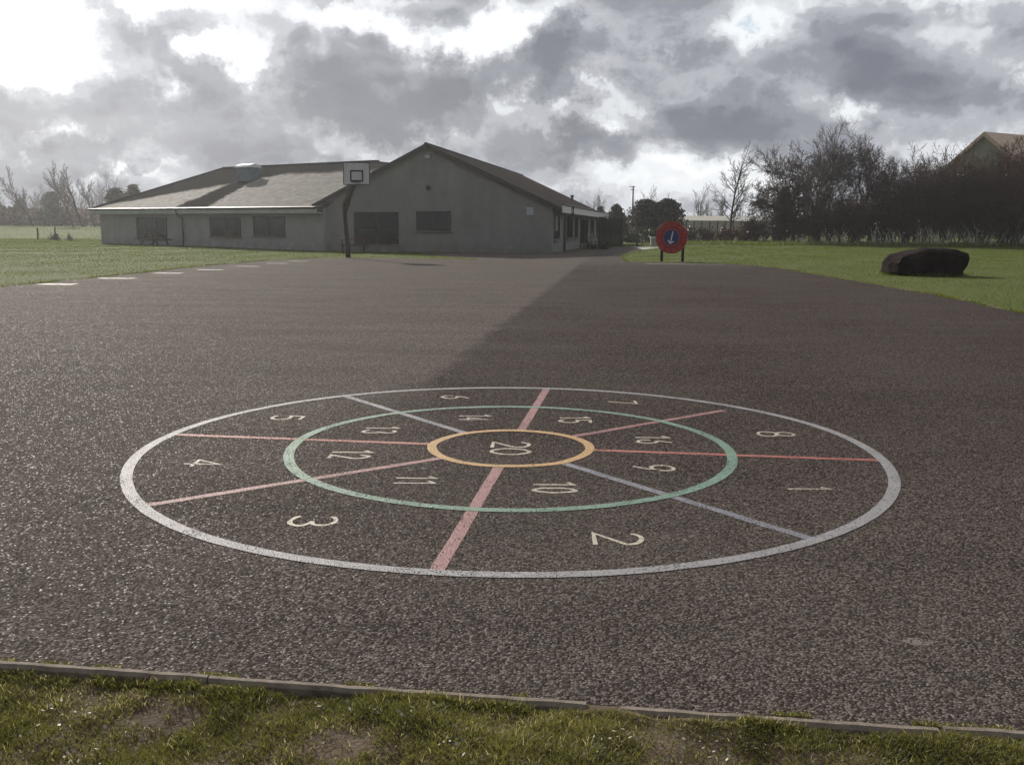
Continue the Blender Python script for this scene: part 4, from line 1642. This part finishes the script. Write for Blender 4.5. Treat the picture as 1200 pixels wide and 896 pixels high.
tree('forked_tree', 1020, 282, 136, 93, 'tall bare tree with open forked limbs against the sky, right of the fan shaped tree', 38, 'twig', 'bark', 0.30, broad=True, first=0.30, ang=(18, 42), tropism=0.05, ratio=0.79, twig=0.0125, forks=2, lat=2, depth=7, group=TG)
tree('low_tree', 1072, 282, 166, 94, 'lower spreading bare tree right of the forked tree', 41, 'twig', 'bark', 0.24, broad=True, first=0.3, ang=(20, 46), tropism=0.05, ratio=0.78, twig=0.016, forks=2, lat=3, group=TG)
tree('edge_tree', 1190, 283, 146, 84, 'bare tree at the right edge of the picture in front of the barn', 57, 'twig_red', 'bark', 0.24, broad=True, first=0.35, ang=(20, 46), tropism=0.03, ratio=0.79, twig=0.015, forks=2, lat=3, depth=7, group=TG)
tree('edge_tree', 1172, 283, 158, 88, 'dense russet bare tree directly in front of the barn gable', 91, 'twig_red', 'bark', 0.22, broad=True, first=0.35, ang=(20, 48), tropism=0.03, ratio=0.79, twig=0.014, forks=2, lat=3, depth=7, group=TG)
tree('small_tree', 1108, 282, 178, 97, 'small bare tree left of the barn roof', 63, 'twig', 'bark', 0.2, broad=True, first=0.35, ang=(20, 44), tropism=0.06, ratio=0.78, twig=0.016, forks=2, lat=3, group=TG)


def shrub(name, px, py_base, py_top, Y, width, label, seed, mat, n_stem=14, leaf=0, leafmat='scrub', cat='shrub', group=None, twig=0.014, leafsize=0.12):
    a = ypt(px, py_base, Y)
    g0 = float(gz(a.x, Y))
    H = max(0.5, ypt(px, py_top, Y).z - g0)
    r = random.Random(seed)
    segs = []
    st = []
    for k in range(n_stem):
        bx_, by_ = r.uniform(-0.42, 0.42) * width, r.uniform(-0.3, 0.3) * min(width, 5)
        hh = H * r.uniform(0.62, 1.0)
        tr, cr = grow(seed * 100 + k, hh, 0.05, lean=(r.uniform(-0.22, 0.22), r.uniform(-0.2, 0.2)), split=0.05, kids=(11, 5, 4), depth=3, ratio=0.45, ang=(22, 55), tropism=0.08, twig=twig, wob=0.14)
        tr, cr = fit_h(tr, cr, hh)
        o3 = Vector((bx_, by_, 0))
        st += [(p + o3, q + o3, a_, b_) for p, q, a_, b_ in tr]
        segs += [(p + o3, q + o3, a_, b_) for p, q, a_, b_ in cr]
    o = empty(name, (a.x, Y, g0), 0, label, cat, group)
    seg_mesh('branches', st + segs, MAT[mat], o, 3)
    if leaf:
        rr = np.random.default_rng(seed)
        idx = rr.integers(0, len(segs), leaf)
        pts = np.array([segs[i][1] for i in idx]) + rr.normal(0, 0.15, (leaf, 3))
        leaves('foliage', pts, leafsize, MAT[leafmat], o)
    return o


HG = 'shrubs of the overgrown hedge behind the boulder'
hl = 'dark leafless shrub in the tall overgrown hedge behind the boulder'
k = 0
for px, top, Y in ((962, 226, 90), (992, 218, 89), (1018, 220, 90), (1044, 186, 91), (1070, 184, 89), (1096, 164, 91), (1122, 170, 89), (1148, 158, 90), (1172, 160, 87), (1198, 158, 88), (1226, 166, 87)):
    shrub('hedge_shrub', px, 282, top, Y, 4.6, hl, 200 + k, 'twig_red' if k % 2 else 'twig', 18, 3400, 'scrub', group=HG, leafsize=0.085)
    k += 1
# lower scrub under the round tree and the low hedge behind the board
for px, top, w_, m_, lab in ((890, 252, 4.2, 'twig', 'low tangled dark shrub under the round tree, nearer the slender tree'), (925, 246, 4.4, 'twig', 'low tangled dark shrub under the round tree, nearer the tall trees'),
                             (868, 262, 3.6, 'twig_red', 'low brown hedge shrub at the foot of the slender tree'), (838, 264, 3.6, 'twig_red', 'low brown hedge shrub in front of the glasshouse'), (810, 263, 3.4, 'twig', 'low brown hedge shrub just right of the round board')):
    shrub('low_shrub', px, 283, top, 91, w_, lab, 300 + k, m_, 12, 900, 'scrub', group='low hedge shrubs behind the right lawn', leafsize=0.10)
    k += 1
# dark low shrubs behind the bench, at the corner of the gabled block
shrub('wall_shrub', 700, 293.5, 281.5, 66, 1.6, 'small dark shrub against the side wall of the gabled block', 351, 'twig', 9, 500, 'ivy', leafsize=0.07)
shrub('bench_shrub', 757, 284, 268, 88, 5.0, 'dark green shrub behind the bench', 352, 'twig', 12, 2600, 'ivy', leafsize=0.14)
shrub('field_bush', 72, 281, 272.5, 83, 2.4, 'small straggly bush beside the thin post in the left field', 353, 'twig_pale', 7, 120, 'ivy', leafsize=0.07)


def conifer(px, py_base, py_top, Y, wpx, label, seed, shape='cone', n=5200, group='dark evergreen trees'):
    a = ypt(px, py_base, Y)
    g0 = float(gz(a.x, Y))
    H = ypt(px, py_top, Y).z - g0
    Rr = wpx / 2 * Y / FPX
    r = np.random.default_rng(seed)
    o = empty('evergreen_tree', (a.x, Y, g0), 0, label, 'tree', group)
    m = MB()
    m.tube([(0, 0, -0.2), (0, 0, H * 0.5), (0.05, 0, H * 0.93)], [0.04 * H * 0.5, 0.02 * H * 0.5, 0.01], 8)
    m.build('trunk', MAT['bark'], o)
    # whorls of drooping boughs, each a cloud of leaf clumps
    nb = 150
    pts = []
    per = n // nb
    for b in range(nb):
        t = r.random() ** (0.85 if shape == 'cone' else 0.7)
        z = H * (0.06 + 0.92 * t)
        if shape == 'cone':
            R = Rr * (1 - t) ** 0.75 + 0.06 * Rr
        else:
            R = Rr * math.sqrt(max(0.02, 1 - (1.9 * t - 0.85) ** 2 * 0.9)) * (1 - 0.25 * t)
        R *= r.uniform(0.7, 1.12)
        th = r.uniform(0, 6.283)
        s = r.random(per) ** 0.6
        x = np.cos(th) * R * s + r.normal(0, 0.10 * Rr, per)
        y = np.sin(th) * R * s + r.normal(0, 0.10 * Rr, per)
        zz = z + (0.10 if shape == 'cone' else 0.2) * R * s + r.normal(0, 0.03 * H, per)
        pts.append(np.stack([x, y, np.clip(zz, 0.05, H * 1.02)], 1))
    leaves('crown', np.concatenate(pts), 0.024 * H + 0.06, MAT['conifer'], o)
    return o


conifer(757, 281, 235, 104, 46, 'broad dark evergreen in front of the thin mast', 71, 'round')
conifer(781, 281, 234, 102, 44, 'rounded dark evergreen directly behind the round board', 72, 'round')
conifer(722, 279, 240, 106, 30, 'dark evergreen over the timber fence, left of the mast', 73, 'cone')
conifer(703, 279, 243, 110, 18, 'narrow dark evergreen just past the end of the gabled roof', 74, 'cone')
conifer(62, 264, 226, 150, 40, 'dense dark pointed evergreen in the left field', 75, 'cone')
conifer(25, 264, 233, 152, 24, 'smaller dark evergreen near the left edge of the picture', 76, 'cone')
conifer(-2, 264, 236, 150, 26, 'dark evergreen cut by the left edge of the picture', 77, 'cone')
conifer(138, 262, 222, 118, 34, 'dark evergreen behind the left end of the hall roof', 78, 'round')
conifer(158, 262, 218, 122, 26, 'taller dark evergreen behind the hall roof, the rightmost on the left', 79, 'round')
LG = 'bare leaning trees in the left field'
tree('leaning_tree', 40, 265, 193, 140, 'bare tree leaning left between the two left hand evergreens', 81, 'twig', 'bark', 0.16, lean=(-0.30, 0), split=0.3, kids=(9, 5, 4, 3), depth=4, ratio=0.48, ang=(20, 45), twig=0.017, group=LG)
tree('leaning_tree', 87, 265, 186, 138, 'tallest bare tree leaning left, right of the pointed evergreen', 82, 'twig', 'bark', 0.22, lean=(-0.34, 0), split=0.3, kids=(9, 5, 4, 3), depth=4, ratio=0.45, ang=(18, 42), twig=0.017, group=LG)
tree('leaning_tree', 99, 265, 190, 139, 'bare tree leaning left, second of the close pair', 83, 'twig', 'bark', 0.20, lean=(-0.36, 0), split=0.35, kids=(9, 5, 4, 3), depth=4, ratio=0.42, ang=(18, 42), twig=0.017, group=LG)
tree('leaning_tree', 112, 264, 208, 140, 'thin bare tree leaning slightly left next to the hall', 84, 'twig', 'bark', 0.14, lean=(-0.2, 0), split=0.3, kids=(9, 5, 4, 3), depth=4, ratio=0.45, ang=(18, 42), twig=0.017, group=LG)

# far wood on the skyline
segs = []
rnd = random.Random(5)
protos = []
for s in range(6):
    t_, c2 = grow(900 + s, 9.0, 0.16, split=0.2, kids=(10, 4, 3), depth=3, ratio=0.5, ang=(18, 45), twig=0.022)
    t_, c2 = fit_h(t_, c2, 9.0)
    protos.append(t_ + c2)
for k in range(150):
    az = rad(-37 + 76 * k / 149 + rnd.uniform(-0.3, 0.3))
    dist = rnd.uniform(185, 230)
    x, y = math.sin(az) * dist, math.cos(az) * dist
    sc_ = rnd.uniform(0.55, 1.1)
    o3 = Vector((x, y, float(gz(x, y))))
    for p, q, a_, b_ in protos[k % 6]:
        segs.append((p * sc_ + o3, q * sc_ + o3, a_, b_))
tag(seg_mesh('far_wood', segs, MAT['twig_pale'], None, 3), kind='stuff')
# hedge bank on the skyline so the field does not end in a bare line
pts = []
r = np.random.default_rng(9)
n = 70000
az = np.radians(r.uniform(-40, 42, n))
ds = r.uniform(165, 182, n)
hx, hy = np.sin(az) * ds, np.cos(az) * ds
hh = 2.6 + 0.8 * fbm2(hx, hy, 0.15, 12)
tag(leaves('far_hedge', np.stack([hx, hy, gz(hx, hy) + r.random(n) * hh], 1), 0.32, MAT['scrub']), kind='stuff')

# dry stalks and dead grass in clumps at the foot of the hedge
bx_, hx_ = [], []
for px, h_, w_ in ((942, 1.3, 0.5), (972, 2.0, 0.35), (990, 2.4, 0.4), (1030, 3.0, 0.7), (1050, 2.2, 0.5), (1077, 3.4, 0.4), (1091, 3.0, 0.5), (1103, 2.0, 0.6), (1145, 3.6, 0.6), (1166, 2.6, 0.9), (1192, 2.8, 0.7), (1120, 1.2, 1.5), (1010, 1.0, 1.5), (1200, 2.0, 1.2)):
    c = ypt(px, 281, 84.6)
    n = 20
    bx_.append(np.stack([c.x + RNG.normal(0, w_ * 0.6, n), 84.6 + RNG.normal(0, 0.5, n)], 1))
    hx_.append(h_ * 0.75 * RNG.uniform(0.1, 1.0, n) ** 1.3)
bx_ = np.concatenate(bx_)
hx_ = np.concatenate(hx_)
base = np.stack([bx_[:, 0], bx_[:, 1], gz(bx_[:, 0], bx_[:, 1])], 1)
tag(blades('dry_weeds', base, hx_, RNG.uniform(0.03, 0.07, len(hx_)), MAT['stalk'], 0.35), kind='stuff')
idx = RNG.integers(0, len(hx_), 420)
tag(leaves('dry_leaves', base[idx] + np.stack([RNG.normal(0, 0.2, 420), RNG.normal(0, 0.2, 420), hx_[idx] * RNG.random(420)], 1), 0.10, MAT['stalk']), kind='stuff')
n = 9000
x = RNG.uniform(8, 52, n)
y = 83.6 + RNG.normal(0, 0.6, n) + 0.5 * np.sin(x * 0.8)
sel = x > 0.15 * y
x, y = x[sel], y[sel]
base = np.stack([x, y, gz(x, y)], 1)
tag(blades('hedge_grass', base, RNG.uniform(0.12, 0.5, len(x)), RNG.uniform(0.02, 0.05, len(x)), MAT['lawn_blade'], 0.8), kind='stuff')

# ------------------------------------------------------------------ thin haze volume, added to imitate veiling glare
hm = bpy.data.materials.new('haze')
hm.use_nodes = True
hn = NT(hm.node_tree)
hn.n.remove(hn.n['Principled BSDF'])
pv = hn.new('ShaderNodeVolumePrincipled')
pv.inputs['Color'].default_value = (0.95, 0.97, 1.0, 1)
pv.inputs['Density'].default_value = HAZE
pv.inputs['Anisotropy'].default_value = 0.72
hn.l.new(pv.outputs[0], hn.n['Material Output'].inputs['Volume'])
m = MB()
m.box(-260, 260, -40, 250, -1.3, 26)
tag(m.build('haze', hm), kind='stuff')

# ------------------------------------------------------------------ sky and sun
SUN_AZ, SUN_EL = rad(-28), rad(26.5)
SD = Vector((math.sin(SUN_AZ) * math.cos(SUN_EL), math.cos(SUN_AZ) * math.cos(SUN_EL), math.sin(SUN_EL)))
world = bpy.data.worlds.new("World")
scene.world = world
world.use_nodes = True
nt = NT(world.node_tree)
bg = nt.n['Background']
sky = nt.new('ShaderNodeTexSky', sky_type='NISHITA')
sky.sun_disc = False
sky.sun_elevation = SUN_EL
sky.sun_rotation = SUN_AZ
sky.air_density = 1.0
sky.dust_density = 1.5
dirv = nt.vmath('NORMALIZE', nt.new('ShaderNodeTexCoord').outputs['Generated'])
dx, dy, dz = nt.sep(dirv)
az = nt.math('ARCTAN2', dx, dy)
el = nt.math('ARCSINE', dz)
ae = nt.comb(az, el, 0.0)
# cloud layer coordinates: a flat deck seen in perspective
zc = nt.math('MAXIMUM', nt.math('ADD', dz, 0.10), 0.03)
deck = nt.comb(nt.math('DIVIDE', dx, zc), nt.math('DIVIDE', dy, zc), 0.0)
wn = nt.new('ShaderNodeTexNoise')
nt.put(wn.inputs['Vector'], dirv)
wn.inputs['Scale'].default_value = 9.0
wn.inputs['Detail'].default_value = 6.0
wn.inputs['Roughness'].default_value = 0.62
warp = nt.vmath('MULTIPLY', nt.vmath('SUBTRACT', wn.outputs['Color'], (0.5, 0.5, 0.5)), (0.20, 0.15, 0.0))
aew = nt.vmath('ADD', ae, warp)


def pxae(px, py):
    d = ray(px, py).normalized()
    return math.atan2(d.x, d.y), math.asin(d.z)


BLOBS = [  # px, py, radius x, radius y, weight: + thick grey cloud, - thin bright gap
    (500, 112, 165, 60, 0.58), (668, 66, 80, 58, 0.85), (560, 120, 60, 30, 0.15), (420, 130, 100, 40, 0.15), (800, 125, 130, 34, 0.26), (880, 148, 135, 32, 0.42), (1060, 110, 120, 40, 0.30),
    (1090, 45, 170, 40, 0.20), (690, 176, 75, 27, 0.52), (260, 120, 130, 40, 0.12), (100, 150, 190, 62, 0.26), (70, 115, 90, 40, 0.10), (110, 185, 230, 24, 0.20), (950, 90, 160, 55, 0.14),
    (1040, 8, 190, 26, 0.22), (330, 170, 90, 26, 0.22), (540, 180, 60, 14, 0.2), (860, 60, 110, 24, 0.10), (385, 100, 60, 36, 0.16),
    (20, 28, 75, 55, -0.55), (190, 8, 48, 28, -0.55), (252, 76, 38, 22, -0.42), (192, 132, 38, 20, -0.48), (530, 42, 60, 26, -0.35), (590, 50, 42, 44, -0.60), (420, 30, 90, 22, -0.35),
    (430, 166, 75, 18, -0.36), (668, 152, 60, 20, -0.40), (740, 212, 130, 30, -0.26), (735, 120, 45, 30, -0.26), (600, 140, 40, 22, -0.28), (860, 25, 90, 22, -0.16),
    (1170, 195, 70, 26, -0.22), (60, 155, 40, 10, -0.3), (120, 212, 60, 8, -0.3), (1000, 128, 26, 18, -0.40), (1195, 78, 20, 30, -0.30), (800, 190, 70, 12, -0.2)]
acc = None
for px, py, rx, ry, w in BLOBS:
    a, e = pxae(px, py)
    a1, _ = pxae(px + rx, py)
    _, e1 = pxae(px, py - ry)
    v = nt.vmath('MULTIPLY', nt.vmath('SUBTRACT', aew, (a, e, 0)), (1 / (a1 - a), 1 / (e1 - e), 0))
    b = nt.rng(nt.vmath('LENGTH', v), 0.0 if w < 0 else 0.2, 1.45 if w < 0 else 1.35, w * (1.15 if w < 0 else 1.0), 0.0, True)
    acc = b if acc is None else nt.math('ADD', acc, b)
n1 = nt.noise(deck, 0.55, 9, 0.58, 0.25)
n2 = nt.noise(nt.vmath('MULTIPLY', dirv, (1, 1, 1.7)), 6.5, 6, 0.53, 0.3)
# billowing heads: fractal cells, bent by noise
pv_ = nt.vmath('ADD', nt.vmath('MULTIPLY', dirv, (1.0, 1.0, 1.9)), nt.vmath('MULTIPLY', nt.vmath('SUBTRACT', wn.outputs['Color'], (0.5, 0.5, 0.5)), (0.12, 0.12, 0.12)))
vor = nt.new('ShaderNodeTexVoronoi', voronoi_dimensions='3D', feature='F1', normalize=True)
nt.put(vor.inputs['Vector'], pv_)
vor.inputs['Scale'].default_value = 10.0
vor.inputs['Detail'].default_value = 4.0
vor.inputs['Roughness'].default_value = 0.46
vor.inputs['Lacunarity'].default_value = 2.1
puff = nt.math('SUBTRACT', 0.30, vor.outputs['Distance'])
nn = nt.math('ADD', nt.math('MULTIPLY', nt.math('SUBTRACT', n1, 0.5), 0.55), nt.math('MULTIPLY', nt.math('SUBTRACT', n2, 0.5), 1.35))
nn = nt.math('MULTIPLY', nt.math('ADD', nn, nt.math('MULTIPLY', puff, 1.7)), 1.15)
dens = nt.math('ADD', nt.math('ADD', 0.47, nt.math('MULTIPLY', acc, 1.08)), nn)
# overcast deck: bright where thin, grey where thick
ramp = nt.new('ShaderNodeValToRGB')
nt.put(ramp.inputs[0], nt.rng(dens, -0.2, 1.5, 0.0, 1.0))
er = ramp.color_ramp
er.interpolation = 'EASE'
er.elements[0].position = 0.0
er.elements[0].color = (1.15, 1.13, 1.06, 1)
er.elements[1].position = 1.0
er.elements[1].color = (0.16, 0.167, 0.20, 1)
for pos_, colr in ((0.21, (0.95, 0.95, 0.92, 1)), (0.30, (0.76, 0.76, 0.75, 1)), (0.41, (0.48, 0.483, 0.495, 1)), (0.56, (0.29, 0.297, 0.320, 1)), (0.76, (0.19, 0.196, 0.222, 1))):
    e_ = er.elements.new(pos_)
    e_.color = colr
# thin cloud glows towards the sun
sa = nt.vmath('DOT_PRODUCT', dirv, tuple(SD))
glow = nt.math('ADD', 1.0, nt.math('MULTIPLY', nt.math('POWER', nt.math('MAXIMUM', sa, 0.0), 22.0), 0.40))
glow = nt.math('MULTIPLY', glow, nt.rng(dz, -0.02, 0.30, 0.92, 1.0))
cl = nt.vmath('MULTIPLY', nt.vmath('SCALE', ramp.outputs[0], scale=glow), (0.955, 0.985, 1.05))
# unseen sky overhead and behind us, dimmed to deepen the shadows
back = nt.rng(dy, 0.45, -0.35, 0.0, 1.0, True)
cl = nt.vmath('SCALE', cl, scale=nt.math('SUBTRACT', 1.0, nt.math('MULTIPLY', back, 0.48)))
blue = nt.vmath('SCALE', sky.outputs[0], scale=0.10)
hole = nt.math('MULTIPLY', nt.rng(dens, -0.02, 0.10, 0.85, 0.0, True), nt.rng(dz, 0.09, 0.15))
hole = nt.math('MULTIPLY', hole, nt.rng(sa, 0.75, 0.92, 1.0, 0.15, True))
final = nt.mix(hole, cl, blue)
nt.put(bg.inputs['Color'], final)
bg.inputs['Strength'].default_value = 1.0
world.cycles.sampling_method = 'MANUAL'
world.cycles.sample_map_resolution = 1024

sl_d = bpy.data.lights.new('sun', 'SUN')
sl_d.energy = 4.8
sl_d.angle = rad(1.2)
sl_d.color = (1.0, 0.93, 0.82)
so = bpy.data.objects.new('sun', sl_d)
COL.objects.link(so)
so.rotation_mode = 'QUATERNION'
so.rotation_quaternion = SD.to_track_quat('Z', 'Y')
so.location = (0, 0, 50)

scene.view_settings.view_transform = 'Standard'
scene.view_settings.look = 'None'
scene.view_settings.exposure = 0.08
scene.view_settings.gamma = 1.0
scene.view_settings.use_curve_mapping = False
scene.render.engine = 'CYCLES'
scene.cycles.max_bounces = 5
scene.cycles.transparent_max_bounces = 12
scene.cycles.sample_clamp_indirect = 4.0
